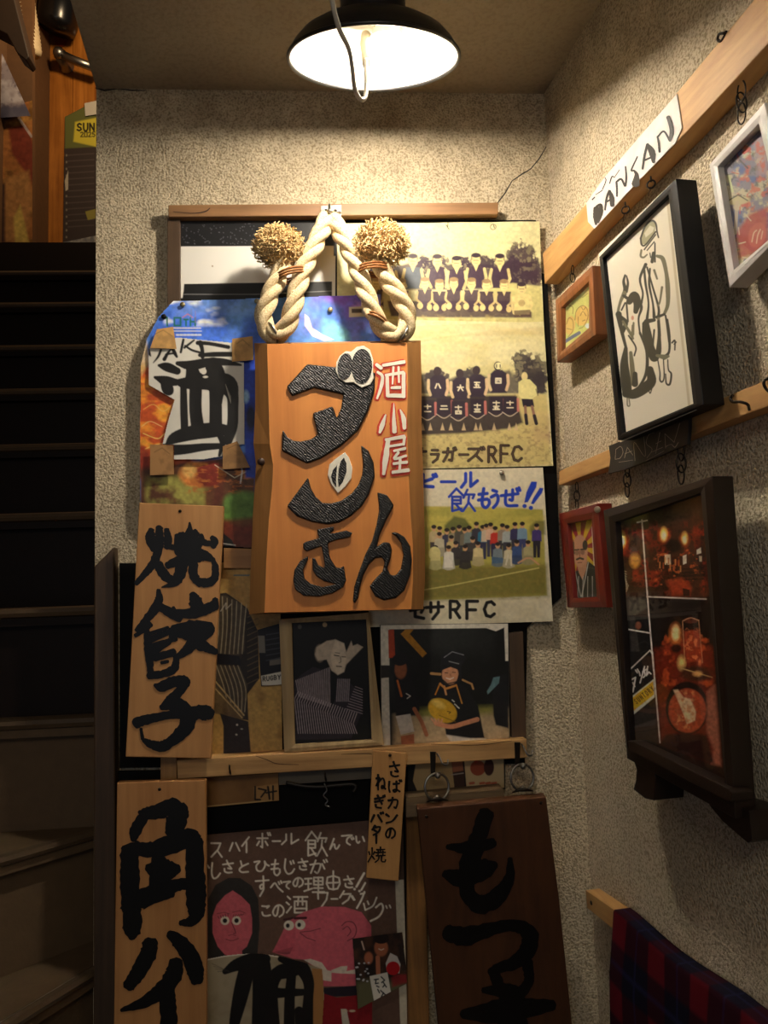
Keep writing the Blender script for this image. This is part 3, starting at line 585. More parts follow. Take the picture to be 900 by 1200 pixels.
eyem = letter([(404,530),(409,536),(413,548),(412,560),(405,570),(396,578),(388,567),(384,556),(386,544),(394,537)], 'eye_mark', M_WPAINT, DF+.0025, .003, 'white pointed eye shape', .0008)
letter([(395,545),(390,551),(388,558),(390,565),(394,571),(394,560)], 'eye_pupil', M_TOOL, DF+.0034, .001, None, .0003, eyem)
letter([(403,536),(406,543),(406,553),(402,564),(397,571),(396,562),(397,549),(399,541)], 'eye_pupil', M_TOOL, DF+.0034, .001, None, .0003, eyem)
W1 = [[(605,135,20),(635,158,22)],[(612,180,16),(640,205,18),(632,270,20),(610,335,12)],[(645,140,18),(770,120,22)],[(668,195,20),(672,320,22)],[(660,198,16),(765,182,20)],[(765,185,22),(765,325,24)],[(672,318,22),(768,318,26)],[(705,150,14),(700,250,10)],[(735,150,14),(738,240,12)],[(695,272,18),(745,270,20)],
 [(708,362,4),(708,450,20),(712,530,28)],[(660,430,8),(640,490,28),(625,535,14)],[(745,400,8),(765,450,26),(770,510,22)],
 [(660,577,18),(770,557,22)],[(770,560,18),(765,607,16)],[(665,617,14),(765,602,16)],[(674,580,24),(660,680,34),(648,780,18)],[(708,642,14),(775,627,18)],[(735,650,16),(712,688,16),(780,670,16)],[(705,717,16),(785,707,18)],[(745,690,16),(742,750,16)],[(700,767,20),(795,754,22)]]
z1r = lambda S_: [zoomed(320, 400, 5, s_) for s_ in S_]
RED = [[(p[0]-.8, p[1]+1.0, p[2]*1.0+4.0) for p in s_] for s_ in z1r(W1)]
ink(RED, bw(DF+.0006), 'red_outline', plain('red_paint', (196, 48, 24), .5), sign, 'red outline around the white characters', .05)
ink([[(p[0], p[1], p[2]*.98) for p in s_] for s_ in z1r(W1)], bw(DF+.0018), 'white_characters', M_WPAINT, sign, 'three small white characters outlined in red', .05)
mb = MB()
for px, py, r_ in ((306, 541, 4.5),):
    mb.lathe([(.0001, .003), (r_*.0012, .0025), (r_*.0016, 0)], bw(DF-.010).P(px, py), (0, -1, 0), 16)
mb.build('knot', plain('knot', (52, 28, 12), .6), so, smooth=True)
# rope: three laid strands
m, nt, b = newmat('hemp_rope'); N = nt.nodes.new; L = nt.links.new
tc = N('ShaderNodeTexCoord'); n_ = N('ShaderNodeTexNoise'); n_.inputs['Scale'].default_value = 420; n_.inputs['Detail'].default_value = 5; L(tc.outputs['Object'], n_.inputs['Vector'])
r = N('ShaderNodeValToRGB'); r.color_ramp.elements[0].color = (*lin((176, 146, 98)), 1); r.color_ramp.elements[1].color = (*lin((232, 212, 170)), 1); r.color_ramp.elements[0].position = .3; r.color_ramp.elements[1].position = .6
L(n_.outputs['Fac'], r.inputs['Fac']); L(r.outputs['Color'], b.inputs['Base Color']); b.inputs['Roughness'].default_value = .85
bp = N('ShaderNodeBump'); bp.inputs['Strength'].default_value = .5; bp.inputs['Distance'].default_value = .002; L(n_.outputs['Fac'], bp.inputs['Height']); L(bp.outputs['Normal'], b.inputs['Normal'])
M_ROPE = m
M_TASSEL = plain('frayed_rope', (214, 182, 126), .85); M_TWINE = plain('brown_twine', (140, 88, 36), .7); 
def rope(name, path, R, pitch, parent, hand=1):
    P = crom([bw(d).P(x, y) for x, y, d in path], 14); n = len(P)
    T = np.gradient(P, axis=0); seg = np.linalg.norm(T, axis=1); T /= seg[:, None]; s_ = np.concatenate([[0], np.cumsum(np.linalg.norm(np.diff(P, axis=0), axis=1))])
    u = np.cross(T[0], (0, 1, 0)); u /= np.linalg.norm(u); U = []; Vv = []
    for i in range(n):
        u = u-T[i]*np.dot(u, T[i]); u /= np.linalg.norm(u); U.append(u.copy()); Vv.append(np.cross(T[i], u))
    U = np.array(U); Vv = np.array(Vv); mb = MB()
    for k in range(3):
        a = hand*s_/pitch*2*math.pi+k*2*math.pi/3
        mb.tube(P+R*.50*(np.cos(a)[:, None]*U+np.sin(a)[:, None]*Vv), R*.56, 12)
    return mb.build(name, M_ROPE, parent, smooth=True)
RR = .0205
ropeL = [(383,256,.066),(379,266,.082),(370,285,.092),(357,312,.098),(349,338,.103),(343,362,.105),(336,382,.10),(325,393,.095),(313,387,.095),(309,372,.10),(315,350,.104),(324,330,.102),(331,312,.098),(333,300,.095)]
ropeR = [(388,255,.060),(395,266,.080),(404,283,.09),(416,308,.096),(424,330,.10),(432,352,.104),(441,374,.105),(452,388,.10),(464,394,.096),(477,383,.096),(475,362,.10),(464,342,.104),(452,325,.102),(446,310,.098)]
rope_l = tag(rope('rope', ropeL, RR*.86, .125, sign, 1), 'cream laid rope loop on the left')
rope_r = tag(rope('rope', ropeR, RR*.86, .125, sign, -1), 'cream laid rope loop on the right')
def pom(name, px, py, d, r, label, par, n=900):
    c = bw(d).P(px, py); mb = MB()
    mb.ball(c, r*.72, 14)
    for i in range(n):
        v = rng.standard_normal(3); v /= np.linalg.norm(v); 
        if v[1] > .45: continue
        tng = np.cross(v, rng.standard_normal(3)); tng /= np.linalg.norm(tng); w2 = np.cross(v, tng); ln = r*(.9+.26*rng.random()); ph = rng.random()*6.28
        t = np.linspace(0, 1, 8); rad = r*.55+(ln-r*.55)*t; a = ph+t*9.0; amp = .0032*(.4+t)
        c0 = c+v*np.array([1, .9, .86])*1.0*0
        P = c+rad[:, None]*v*np.array([1.0, .85, .86])+amp[:, None]*(np.cos(a)[:, None]*tng+np.sin(a)[:, None]*w2)
        mb.tube(P, .00115, 4, caps=False)
    return mb.build(name, M_TASSEL, par, label=label, smooth=True)
pom('tassel', 327, 289, .100, .047, 'frayed rope end on the left', rope_l); pom('tassel', 447, 286, .102, .051, 'frayed rope end on the right', rope_r)
def tie(px, py, d, ru, rv, tilt, turns, par, label=None):
    c = bw(d).P(px, py); ax = np.array([math.sin(tilt), 0, math.cos(tilt)]); u = np.cross(ax, (0, 1, 0)); u /= np.linalg.norm(u); v = np.array([0, -1.0, 0])
    a = np.linspace(0, turns*2*math.pi, 40*turns); P = c+ru*np.cos(a)[:, None]*u+rv*np.sin(a)[:, None]*v+ax*(np.linspace(-.5, .5, len(a))*.005*turns)[:, None]
    mb = MB(); mb.tube(P, .0022, 6); mb.build('twine_tie', M_TWINE, par, smooth=True, label=label)
tie(341, 323, .10, .031, .026, -.25, 3, rope_l); tie(437, 316, .10, .031, .026, -.05, 3, rope_r); tie(442, 374, .104, .021, .023, .55, 2, rope_r)
for px, py, tl in ((318, 391, .5), (470, 392, -.5)):
    mb = MB(); mb.torus(bw(.094).P(px, py), (math.cos(tl), .35, math.sin(tl)), .0215, .0022, 28, 8); mb.build('eyelet_ring', M_STEEL, sign, smooth=True)
# ================================================================== price boards
def board(name, outline, pl, th, mat, label, strokes, cat='price board', nails=(), group=None):
    mb = MB(); slab(mb, outline, pl, th); c = proj(outline, pl).mean(0)
    root = thing(name, c, label, cat, group)
    plank = mb.build('plank', mat, root, bevel=.0015)
    ink(strokes, pl.off(.0003), 'brush_writing', M_BLACK, root, 'black brush characters', .06)
    for px, py in nails:
        nb = MB(); nb.lathe([(.0001, .0016), (.0026, .0012), (.003, 0)], pl.P(px, py), pl.n, 12); nb.build('nail', M_IRON, plank, smooth=True)
    return root
M_BD1 = wood('cedar_board', (176, 122, 68), (204, 150, 92), 'z', .7, .6, .08)
M_BD2 = wood('cedar_board_worn', (160, 108, 58), (192, 138, 82), 'z', .7, .6, .08)
a3 = lambda p: zoomed(150, 590, 7.826, p); a4 = lambda p: zoomed(145, 730, 7.5, p)
GY = [a3(s_) for s_ in ([(215,240,50),(205,300,80),(215,350,88),(235,425,50)],[(285,222,60),(290,330,72),(272,450,72),(225,560,70),(150,650,58),(75,735,42)],[(355,238,45),(365,320,68),(360,400,60)],[(275,560,80),(330,650,85),(410,715,60)],
 [(565,175,16),(567,230,44),(560,300,100)],[(350,390,44),(430,400,52),(520,370,110),(640,350,76),(740,365,48),(790,365,50)],[(768,310,40),(795,345,62),(780,395,50)],[(445,290,36),(455,420,70)],[(605,255,50),(640,290,44)],[(670,290,40),(680,340,50)],
 [(470,320,110),(560,350,150),(640,380,110)],[(450,440,70),(560,440,130),(680,450,60)],[(360,570,60),(450,530,80),(600,490,110),(700,480,90),(785,520,40)],[(505,555,100),(460,680,90),(420,735,56),(310,768,12)],[(600,560,80),(598,650,76),(650,720,76),(740,725,76),(795,680,66),(800,590,56),(785,530,40)],
 [(280,795,36),(285,880,70),(250,960,80),(170,1060,64),(75,1165,34)],[(300,950,70),(400,1010,80),(480,1060,60)],[(590,830,56),(620,900,110),(630,980,110)],[(420,1000,50),(560,1010,90),(700,975,90),(800,930,90)],[(415,950,26),(430,1000,50)],[(800,880,50),(800,960,60)])]
GY += [a4(s_) for s_ in ([(430,60,80),(600,70,170),(760,50,110)],[(560,40,60),(640,160,110),(720,210,80),(810,255,50)],[(760,60,80),(620,170,100),(540,250,70),(450,310,40)],[(455,30,20),(455,150,36)],[(100,112,32),(160,70,44),(230,10,60)],
 [(200,60,46),(215,200,64),(228,350,60),(240,475,50)],[(225,460,66),(330,450,62),(440,405,70),(462,320,52)],[(230,95,34),(390,40,26)],[(240,145,56),(400,78,44)],[(250,235,100),(400,160,52)],[(270,305,60),(440,258,64)],[(420,60,56),(435,150,60)],[(330,350,28),(390,338,26)],
 [(270,545,26),(330,560,86),(430,520,86),(530,510,86),(565,520,54)],[(550,530,66),(470,620,76),(390,710,90),(330,745,46)],[(430,705,120),(540,780,130),(560,880,120),(500,970,108),(420,1040,86),(330,1085,86),(240,1065,68),(175,1030,36)],[(110,880,90),(200,850,78),(330,820,66),(480,800,76),(620,790,110),(720,790,126),(765,800,90)],[(152,930,26),(166,1020,28)])]
GY = [[(p[0], p[1], p[2]*1.12) for p in s_] for s_ in GY]
board('price_board', [(163,589),(262,593),(247,889),(147,887)], bw(.075), .014, M_BD1, 'pale wooden menu board with three brushed characters, the upper left of the two tall ones', GY, nails=((211, 599),))
c1 = lambda p: zoomed(130, 910, 7.5, p); c2 = lambda p: zoomed(130, 1050, 7.5, p)
KH = [c1(s_) for s_ in ([(250,310,30),(285,345,80),(215,480,90),(200,555,50)],[(290,330,90),(400,310,110),(540,270,130),(620,310,130)],[(620,300,120),(560,420,150),(505,500,60)],[(95,632,20),(200,625,90),(350,645,120),(520,600,150),(690,540,140),(745,560,110)],
 [(165,640,130),(165,800,140),(172,1000,145),(178,1160,150)],[(320,800,60),(430,830,190),(520,820,150),(590,810,70)],[(420,720,110),(420,980,150)],[(260,1000,30),(340,1010,90),(450,990,120),(600,950,90),(700,940,90)],[(735,570,130),(740,800,140),(745,1000,150),(750,1130,150)],[(270,1080,140),(420,1050,90),(540,1030,60)])]
KH += [c2(s_) for s_ in ([(175,-10,150),(185,150,150),(188,300,150),(185,370,60)],[(745,-10,150),(750,140,140),(705,220,90),(610,238,46)],[(350,410,130),(322,520,140),(235,680,130),(150,795,100)],[(515,335,70),(600,400,125),(690,520,150),(740,650,150),(755,745,110)],[(570,580,120),(550,700,150),(430,840,130),(280,940,96),(90,1005,30)],[(485,830,150),(500,950,150),(510,1180,150)])]
KH = [[(p[0], p[1], p[2]*(1.18 if i < 10 else 1.04)) for p in s_] for i, s_ in enumerate(KH)]
board('price_board', [(137,917),(241,914),(242,1225),(133,1225)], bw(.07), .014, M_BD2, 'pale wooden menu board at the bottom left, its upper part a boxy brushed character', KH, nails=((187, 925),))
# small narrow board over the shelf rail
SM = []
def gl(ch, cx, cy, w_, h_, lw, out):
    for st in GLYPH[ch]: out.append([(cx+(x-5)*w_/10, cy+(y-5)*h_/10, lw*(1.15 if i == 0 else .9)) for i, (x, y) in enumerate(st)])
f = lambda x, y: (420+x/7.06, 870+y/7.06)
for ch, x, y, w_, h_ in (('さ',300,222,105,125),('ば',300,365,115,105),('カ',285,500,95,100),('ン',272,625,110,95),('の',265,747,90,100),('ね',182,330,85,125),('ぎ',172,492,95,110),('バ',152,622,115,90),('タ',147,725,85,85),('|',148,800,10,70),('焼',150,930,150,130)):
    X_, Y_ = f(x, y); gl(ch, X_, Y_, w_/7.06, h_/7.06, 1.9 if ch == '焼' else 2.6, SM)
board('price_board', [(437,879),(477,882),(467,1033),(429,1029)], bw(.062), .006, wood('thin_board', (164, 116, 62), (196, 146, 86), 'z', .8, .6, .08), 'narrow wooden menu strip with two columns of small writing, nailed to the shelf rail', SM, nails=((457, 885),))
# dark thick board hanging from two rings, its face leaning out at the top
o_ = bw(.096).P(560, 940); LEAN = math.radians(8.0)
PM = Plane(o_, (0, -math.cos(LEAN), -math.sin(LEAN)))
m4 = lambda p: zoomed(480, 920, 4.285, p)
MO = [m4(s_) for s_ in ([(385,140,80),(350,250,84),(300,400,100),(290,540,76),(360,600,96),(440,560,90),(500,470,56),(505,370,26)],[(190,310,26),(300,315,70),(420,290,50)],[(175,445,40),(260,465,100),(380,420,100),(430,400,40)],[(190,740,80),(280,760,100),(400,725,70),(520,705,60),(600,745,84),(595,830,84),(530,890,70),(430,925,50)],[(420,930,60),(445,1000,60)],[(590,890,60),(600,980,50),(555,1050,60)],[(370,1030,30),(480,1035,80),(560,1055,80)],[(270,1150,50),(450,1140,120),(620,1115,90),(720,1105,56)],[(500,1040,100),(515,1240,170)])]
mboard = board('menu_board', [(489,948),(640,934),(655,1050),(673,1225),(516,1225)], PM, .020, wood('dark_board', (62, 35, 17), (92, 54, 28), 'z', .7, .55, .1), 'thick dark wooden menu board hanging from two rings at the lower right', MO, nails=((500, 957), (634, 941)))
# upper edge of that board: bare wood
# ================================================================== shelf rail, hooks and rings
mb = MB(); slab(mb, [(207, 891), (617, 866), (618, 888), (208, 913)], bw(.05), .037)
shelf = tag(mb.build('shelf_rail', M_PINE, bevel=.0015), 'rough pine rail below the photographs, with hooks along it', 'rail')
for k, (pts) in enumerate(([(300,886,.6),(312,890,1.0),(325,895,.9),(350,896,.6)],[(400,884,.5),(430,883,.9),(436,884,.5)],[(505,872,.5),(560,873,.8),(600,868,.5)])): mb = MB(); ribbon(mb, pts, bw(.0503), True); mb.build('grain_split', plain('grain_split', (80, 50, 24), .8), shelf)
mb = MB(); slab(mb, [(188, 880), (207, 880), (207, 917), (188, 917)], bw(.03), .02)
tag(mb.build('batten_offcut', M_PINE_Z, bevel=.001), 'short upright pine batten between the two tall menu boards', 'batten')
def ring_hang(px, py, r, label, hx, hy, g):
    root = thing('hanging_ring', bw(.065).P(px, py+r), label, 'ring', g)
    c = bw(.066).P(px, py); mb = MB(); mb.torus(c, (.25, -1, .1), r*.0017, .0024, 36, 8); mb.build('ring', M_STEEL, root, smooth=True)
    mb = MB(); mb.ball(bw(.070).P(px+1, py-r+1), .0055, 12); mb.build('bead', M_STEEL, root, smooth=True); mb = MB(); mb.ball(bw(.068).P(px, py+r-1), .0055, 12); mb.build('bead', M_STEEL, root, smooth=True)
    mb = MB(); slab(mb, [(hx-3, hy), (hx+4, hy), (hx+3, py-r+2), (hx-2, py-r+2)], bw(.0545), .003)
    mb.build('strap', M_IRON, root, bevel=.0006)
    # hook loop
    mb = MB(); mb.tube(crom([bw(.051).P(hx+5, hy+2), bw(.065).P(hx+8, hy+6), bw(.07).P(hx+12, hy+14), bw(.068).P(hx+17, hy+15), bw(.064).P(hx+18, hy+9)]), .0017, 6); mb.build('hook', M_STEEL, root, smooth=True)
    # base plate on the board
    mb = MB(); q_ = bw(.082); mb.tube([q_.P(px-12, py+r+4), q_.P(px-3, py+r), q_.P(px+3, py+r), q_.P(px+13, py+r+2)], [.001, .0035, .0035, .001], 8); mb.build('eye_plate', M_IRON, root, smooth=True)
ring_hang(512, 922, 14, 'steel ring hanging left of the pair above the dark menu board', 507, 881, 'rings holding the dark board')
ring_hang(612, 911, 14, 'steel ring hanging right of the pair above the dark menu board', 606, 870, 'rings holding the dark board')
def cup_hook(px, py, label, pl, s=1.0, up=False):
    mb = MB(); c = [pl.P(px, py), pl.off(.012).P(px, py+1), pl.off(.018).P(px, py+4*s), pl.off(.016).P(px+1, py+9*s), pl.off(.010).P(px+1, py+10*s), pl.off(.008).P(px, py+7*s)]
    mb.tube(crom(c), .0016, 6); return tag(mb.build('cup_hook', M_IRON, smooth=True), label, 'hook', 'hooks on the shelf rail')
cup_hook(269, 897, 'small dark hook screwed into the shelf rail near its left end', bw(.05))
cup_hook(381, 905, 'small dark hook under the shelf rail above the chain of wire', bw(.045))
# things under the rail
sh = Sheet([(243,911),(326,906),(327,938),(243,946)], bw(.0185), 1.4, (150, 108, 60), .002, 11)
sh.cloud(30, (112, 76, 40), .35, .7, .7, 3); sh.line([(244,945),(326,937)], (196, 160, 104), 1.6)
sh.poly([(297,922),(326,918),(327,938),(298,938)], (176, 132, 78)); sh.line([(299,922),(299,937),(305,937)], (20, 16, 14), 2.2); sh.line([(303,924),(312,926),(306,934)], (20, 16, 14), 2); sh.line([(314,922),(316,936)], (20, 16, 14), 2.4); sh.line([(320,921),(320,937)], (20, 16, 14), 2.2); sh.line([(312,929),(324,927)], (20, 16, 14), 2)
sh.build('cardboard_strip', label='brown cardboard strip with a brushed corner, under the shelf rail', cat='cardboard')
mb = MB(); slab(mb, [(326, 903), (440, 897), (440, 912), (327, 920)], bw(.022), .008); tag(mb.build('grey_strip', plain('grey_strip', (98, 90, 78), .7)), 'grey strip fixed under the shelf rail beside the cardboard', 'strip')
mb = MB(); mb.tube(crom([bw(.03).P(x, y) for x, y in ((335,917),(355,921),(375,922),(395,920),(412,919),(417,922),(414,928))]), 0.003, 8); tag(mb.build('bent_rod', plain('rod', (60, 56, 52), .5, .6), smooth=True), 'bent grey rod lying in the dark gap under the shelf rail', 'rod')
mb = MB(); mb.tube(crom([bw(.035).P(x, y) for x, y in ((380,918),(383,926),(379,932),(384,938),(381,943),(387,946))], 5), .0014, 6); tag(mb.build('wire', M_STEEL, smooth=True), 'thin twisted wire dangling below the shelf rail hook', 'wire')
sh = Sheet([(478,893),(592,884),(592,925),(478,932)], bw(.0185), 1.6, (14, 12, 12), 0, 12)
sh.poly([(487,896),(532,892),(536,925),(489,927),(484,915)], (176, 150, 104)); sh.poly([(544,891),(590,886),(591,923),(547,926)], (196, 172, 128)); sh.poly([(529,892),(543,891),(545,927),(533,928)], (60, 38, 28)); sh.line([(529,908),(543,906)], (170, 160, 150), 1)
sh.poly([(529,893),(542,892),(543,903),(531,905)], (150, 94, 66))
sh.ell(560,900,9,9,(150, 70, 44)); sh.ell(573,899,6,10,(62, 30, 26)); sh.line([(556,876),(558,892)], (170, 60, 40), 4)
for x in (551, 563, 570, 577): sh.line([(x,918),(x+4,917.5)], (176, 90, 60), 3)
sh.build('fruit_leaflet', label='cream leaflet with two brown round shapes, half hidden under the shelf rail', cat='leaflet')
mb = MB(); slab(mb, [(476, 935), (590, 925), (592, 945), (476, 958)], bw(.06), .04); tag(mb.build('ledge_board', wood('ledge', (82, 66, 46), (118, 96, 66), 'x')), 'weathered ledge behind the top of the dark menu board', 'ledge')
# bark-faced upright beside the chalk poster
mb = MB(); slab(mb, [(476, 952), (498, 950), (504, 1225), (478, 1225)], bw(.03), .017); tag(mb.build('timber_upright', wood('rough_timber', (52, 32, 14), (168, 116, 56), 'z', .45, .8, .9), bevel=.003), 'rough bark-edged timber upright left of the dark menu board', 'timber')
# ================================================================== posters and photographs on the back wall
def tack(px, py, d, label, col=(190, 170, 120), g='drawing pins'):
    mb = MB(); mb.lathe([(.0001, .0032), (.004, .003), (.0052, .0012), (.0052, 0)], bw(d).P(px, py), (0, -1, 0), 16)
    return tag(mb.build('drawing_pin', plain('pin_%d_%d_%d' % col, col, .35, .7), smooth=True), label, 'pin', g)
# black poster with a white band
sh = Sheet([(211,258),(394,258),(393,350),(211,352)], bw(.015), 1.5, (18, 18, 20), .0015, 21)
for i in range(90):
    x, y = rng.uniform(213, 300), rng.uniform(262, 287); sh.ell(x, y, .5, .5, (120, 120, 130), .6)
sh.poly([(211,289),(391,288),(391,330),(216,333),(214,349),(211,350)], (228, 224, 214)); sh.poly([(216,333),(391,330),(391,345),(215,348)], (16, 16, 17)); sh.line([(215,345),(300,345),(390,341)], (150, 150, 150), .8, .7); sh.poly([(389,300),(393,300),(393,350),(389,350)], (230, 226, 216))
sh.ell(249,312,.9,.9,(150,120,80)); sh.build('band_poster', label='black poster with a broad white band, behind the left rope', cat='poster')
# ---- team posters
CREAM = (214, 206, 154)
def person_front(sh, x, y, s, top, skin=(226, 206, 140), hair=(52, 38, 48), arms=True):
    sh.poly([(x-4.6*s, y+4*s), (x+4.6*s, y+4*s), (x+5.2*s, y+17*s), (x-5.2*s, y+17*s)], top, .95)
    if arms:
        k_ = rng.uniform(-.8, .8); sh.line([(x-5.2*s, y+5.5*s), (x-6.3*s, y+11*s), (x-(4.6+k_)*s, y+16*s)], skin, 1.8*s, .8); sh.line([(x+5.2*s, y+5.5*s), (x+6.3*s, y+11*s), (x+(4.6-k_)*s, y+16*s)], skin, 1.8*s, .8)
    sh.ell(x, y, 2.9*s, 3.7*s, skin); sh.ell(x, y-2.9*s, 2.9*s, 1.5*s, hair); sh.line([(x-2.7*s, y-2.5*s), (x-2.6*s, y-.3*s)], hair, .7*s, .7); sh.line([(x+2.7*s, y-2.5*s), (x+2.6*s, y-.3*s)], hair, .7*s, .7); sh.line([(x-1.4*s, y+.2*s), (x+1.4*s, y+.2*s)], hair, .7*s, .6); sh.line([(x-.8*s, y+2*s), (x+.8*s, y+2*s)], hair, .5*s, .5)
    sh.poly([(x-1.5*s, y+3.3*s), (x+1.5*s, y+3.3*s), (x, y+7*s)], skin)
za = lambda x, y: (445+x/4.5, 255+y/4.5)
A_ = Sheet([(395,262),(632,260),(637,379),(395,388)], bw(.0165), 1.6, CREAM, .004, 31)
A_.cloud(60, (214, 206, 150), .4, .7, .5, 2); A_.grad(262, 300, (216, 210, 160), .5, 0)
DK = (56, 38, 54)
A_.poly([za(*p) for p in ((-90,265),(120,250),(200,225),(290,220),(360,250),(430,225),(500,245),(600,250),(690,215),(760,230),(838,275),(838,360),(690,352),(560,380),(-90,380))], DK, .9, 3)
A_.tree(*za(752,225), 20, 20, DK, 3, (130, 124, 92)); A_.tree(*za(790,290), 20, 16, DK, 4, (110, 100, 80)); A_.tree(*za(710,280), 14, 16, DK, 5)
for i, x in enumerate((230, 300, 440, 560)): A_.tree(*za(x, 240), 13, 9, DK, 6+i, (140, 130, 100))
A_.cloud(5, (120, 110, 90), .55, .7, .6, 4, box=(600,285,634,336,3)); A_.cloud(4, CREAM, .55, .7, .7, 5, box=(480,297,560,330,4))
A_.poly([za(*p) for p in ((-90,470),(200,500),(700,345),(845,362),(870,555),(-90,600))], (206, 196, 128), 1, 2)
A_.poly([za(*p) for p in ((40,440),(690,440),(800,500),(800,530),(200,525),(60,520))], (66, 46, 58), .9, 2)
for x, y in ((-60,235),(40,240),(175,228),(303,230),(405,240),(507,225),(633,228)): person_front(A_, *za(x, y), 1.9, (84, 92, 100) if x == 175 else (62, 42, 60))
for x, y in ((-20,350),(115,355),(238,348),(315,358),(390,350),(483,352),(562,360),(655,360)):
    X_, Y_ = za(x, y); person_front(A_, X_, Y_, 1.75, (60, 40, 58), hair=(150, 124, 86), arms=False); j_ = rng.uniform(-1.5, 1.5); A_.line([(X_-8.5, Y_+10), (X_-9+j_, Y_+18), (X_-4+j_, Y_+23)], (214, 190, 128), 2.4, .8, smooth=True); A_.line([(X_+8.5, Y_+10), (X_+9+j_, Y_+19), (X_+4, Y_+24)], (214, 190, 128), 2.4, .8, smooth=True); A_.ell(X_-5+j_, Y_+26, 3.4, 3.8, (222, 202, 138)); A_.ell(X_+5.5, Y_+27-j_, 3.2, 3.6, (212, 188, 126)); A_.ell(X_+j_, Y_+31, 4, 2, (66, 46, 56), .7)
X_, Y_ = za(748, 375); person_front(A_, X_, Y_, 1.8, (224, 210, 140)); A_.poly([(X_-10,Y_+14),(X_-8,Y_+6),(X_+8,Y_+6),(X_+11,Y_+16),(X_+8,Y_+28),(X_-8,Y_+28)], (218, 204, 136), .9); A_.ell(X_, Y_+17, 4, 4, (150, 120, 80), .6); A_.poly([(X_-9,Y_+26),(X_+10,Y_+25),(X_+11,Y_+33),(X_-9,Y_+34)], (84, 60, 56), .8)
A_.cloud(6, (170, 150, 90), .5, .7, .5, 8, box=(470,368,640,382,2))
A_.poly([za(*p) for p in ((-10,535),(860,556),(870,562),(-10,590))], (222, 212, 158), 1)
A_.mottle(3.2, .2, 301); A_.mottle(26, .10, 302, 8)
A_.line([za(350,40), za(365,62)], (40, 34, 40), 1); A_.line([za(360,28), za(358,48)], (40, 34, 40), 1); A_.line([za(598+15*math.cos(t), 50+15*math.sin(t)) for t in np.linspace(0, 6.3, 12)], (70, 60, 60), .8); A_.line([za(600,40), za(604,55)], (60, 50, 50), 1)
A_.build('team_photo_poster', label='faded team photo poster, players facing forward, uppermost of the three', cat='poster', group='team photo posters')
zb = lambda x, y: (490+x/5.625, 380+y/5.625)
B_ = Sheet([(430,384),(637,377),(648,546),(430,551)], bw(.018), 1.6, (224, 214, 162), .004, 32)
B_.cloud(40, (206, 190, 116), .42, .7, .5, 12, sy=14); B_.poly([zb(*p) for p in ((-100,120),(500,40),(830,15),(840,70),(500,75),(200,85),(-100,140))], (196, 168, 104), .35, 3)
B_.poly([zb(*p) for p in ((-60,350),(110,310),(210,360),(330,310),(470,350),(600,300),(625,330),(690,320),(760,320),(770,330),(835,340),(838,460),(600,460),(-60,460))], (70, 60, 62), .85, 3)
B_.cloud(4, (150, 140, 104), .5, .72, .7, 14, box=(596,412,638,462,3))
B_.tree(*zb(690,250), 14, 13, (62, 54, 56), 11, (150, 140, 104)); B_.tree(*zb(740,330), 20, 22, (62, 54, 56), 12, (140, 130, 100)); B_.tree(*zb(800,380), 9, 14, (62, 54, 56), 13); B_.tree(*zb(320,340), 12, 10, (70, 62, 62), 14, (140, 130, 100)); B_.tree(*zb(120,345), 16, 9, (70, 62, 62), 15)
B_.poly([zb(*p) for p in ((-60,470),(600,460),(845,462),(875,930),(-60,945))], (208, 190, 124), 1, 3)
B_.cloud(4, (150, 124, 84), .48, .68, .6, 15, box=(430,495,650,552,4), sy=3); B_.cloud(30, (176, 120, 110), .5, .8, .4, 16, box=(560,480,650,548,8))
B_.poly([zb(*p) for p in ((-60,470),(640,470),(690,650),(600,690),(300,720),(-60,735))], (44, 32, 42), .95, 3)
for ch, x, y in (('八',130,405),('六',278,420),('五',388,400),('四',528,372)):
    B_.poly([zb(x-52,y-45), zb(x-25,y-70), zb(x+25,y-70), zb(x+55,y-45), zb(x+55,y+80), zb(x-50,y+80)], (52, 40, 54), 1, 1.5); B_.ell(*zb(x-4, y-95), 4.6, 5.4, (58, 44, 46)); B_.line([zb(x-62,y-35), zb(x-64,y+20), zb(x-50,y+60)], (224, 198, 150), 3.4, .95); B_.line([zb(x+62,y-35), zb(x+66,y+20), zb(x+54,y+60)], (224, 190, 146), 3.4, .95)
    B_.glyph(ch, *zb(x, y), 7.5, 7, (236, 224, 190), 1.5)
B_.ell(*zb(528,275), 4.2, 4, (236, 226, 170)); B_.line([zb(516,268), zb(516,285)], (50, 40, 40), 1.2); B_.line([zb(540,268), zb(540,285)], (50, 40, 40), 1.2)
for a, b2, x, y in (('十','一',62,560),('二','二',170,548),('十','四',265,565),('十','三',390,552),('十','五',515,535),('十','一',605,535)):
    B_.poly([zb(x-46,y-60), zb(x+46,y-60), zb(x+52,y+60), zb(x-50,y+60)], (46, 34, 46), 1, 2); B_.line([zb(x-50,y+45), zb(x, y+72), zb(x+48,y+45)], (214, 196, 170), 1, .8, smooth=True); B_.line([zb(x+52,y-40), zb(x+54,y+35)], (206, 120, 110), 3, .8)
    if a == '二': B_.glyph('二', *zb(x, y), 9, 6, (236, 224, 190), 1.4)
    else: B_.glyph(a, *zb(x, y-15), 8, 4.6, (236, 224, 190), 1.3); B_.glyph(b2, *zb(x, y+16), 8, 4.4, (236, 224, 190), 1.2)
for x in (30, 80, 160, 215, 300, 380, 410, 500, 600, 645): B_.poly([zb(x-14,700), zb(x,650), zb(x+14,700)], (212, 184, 140), .85)
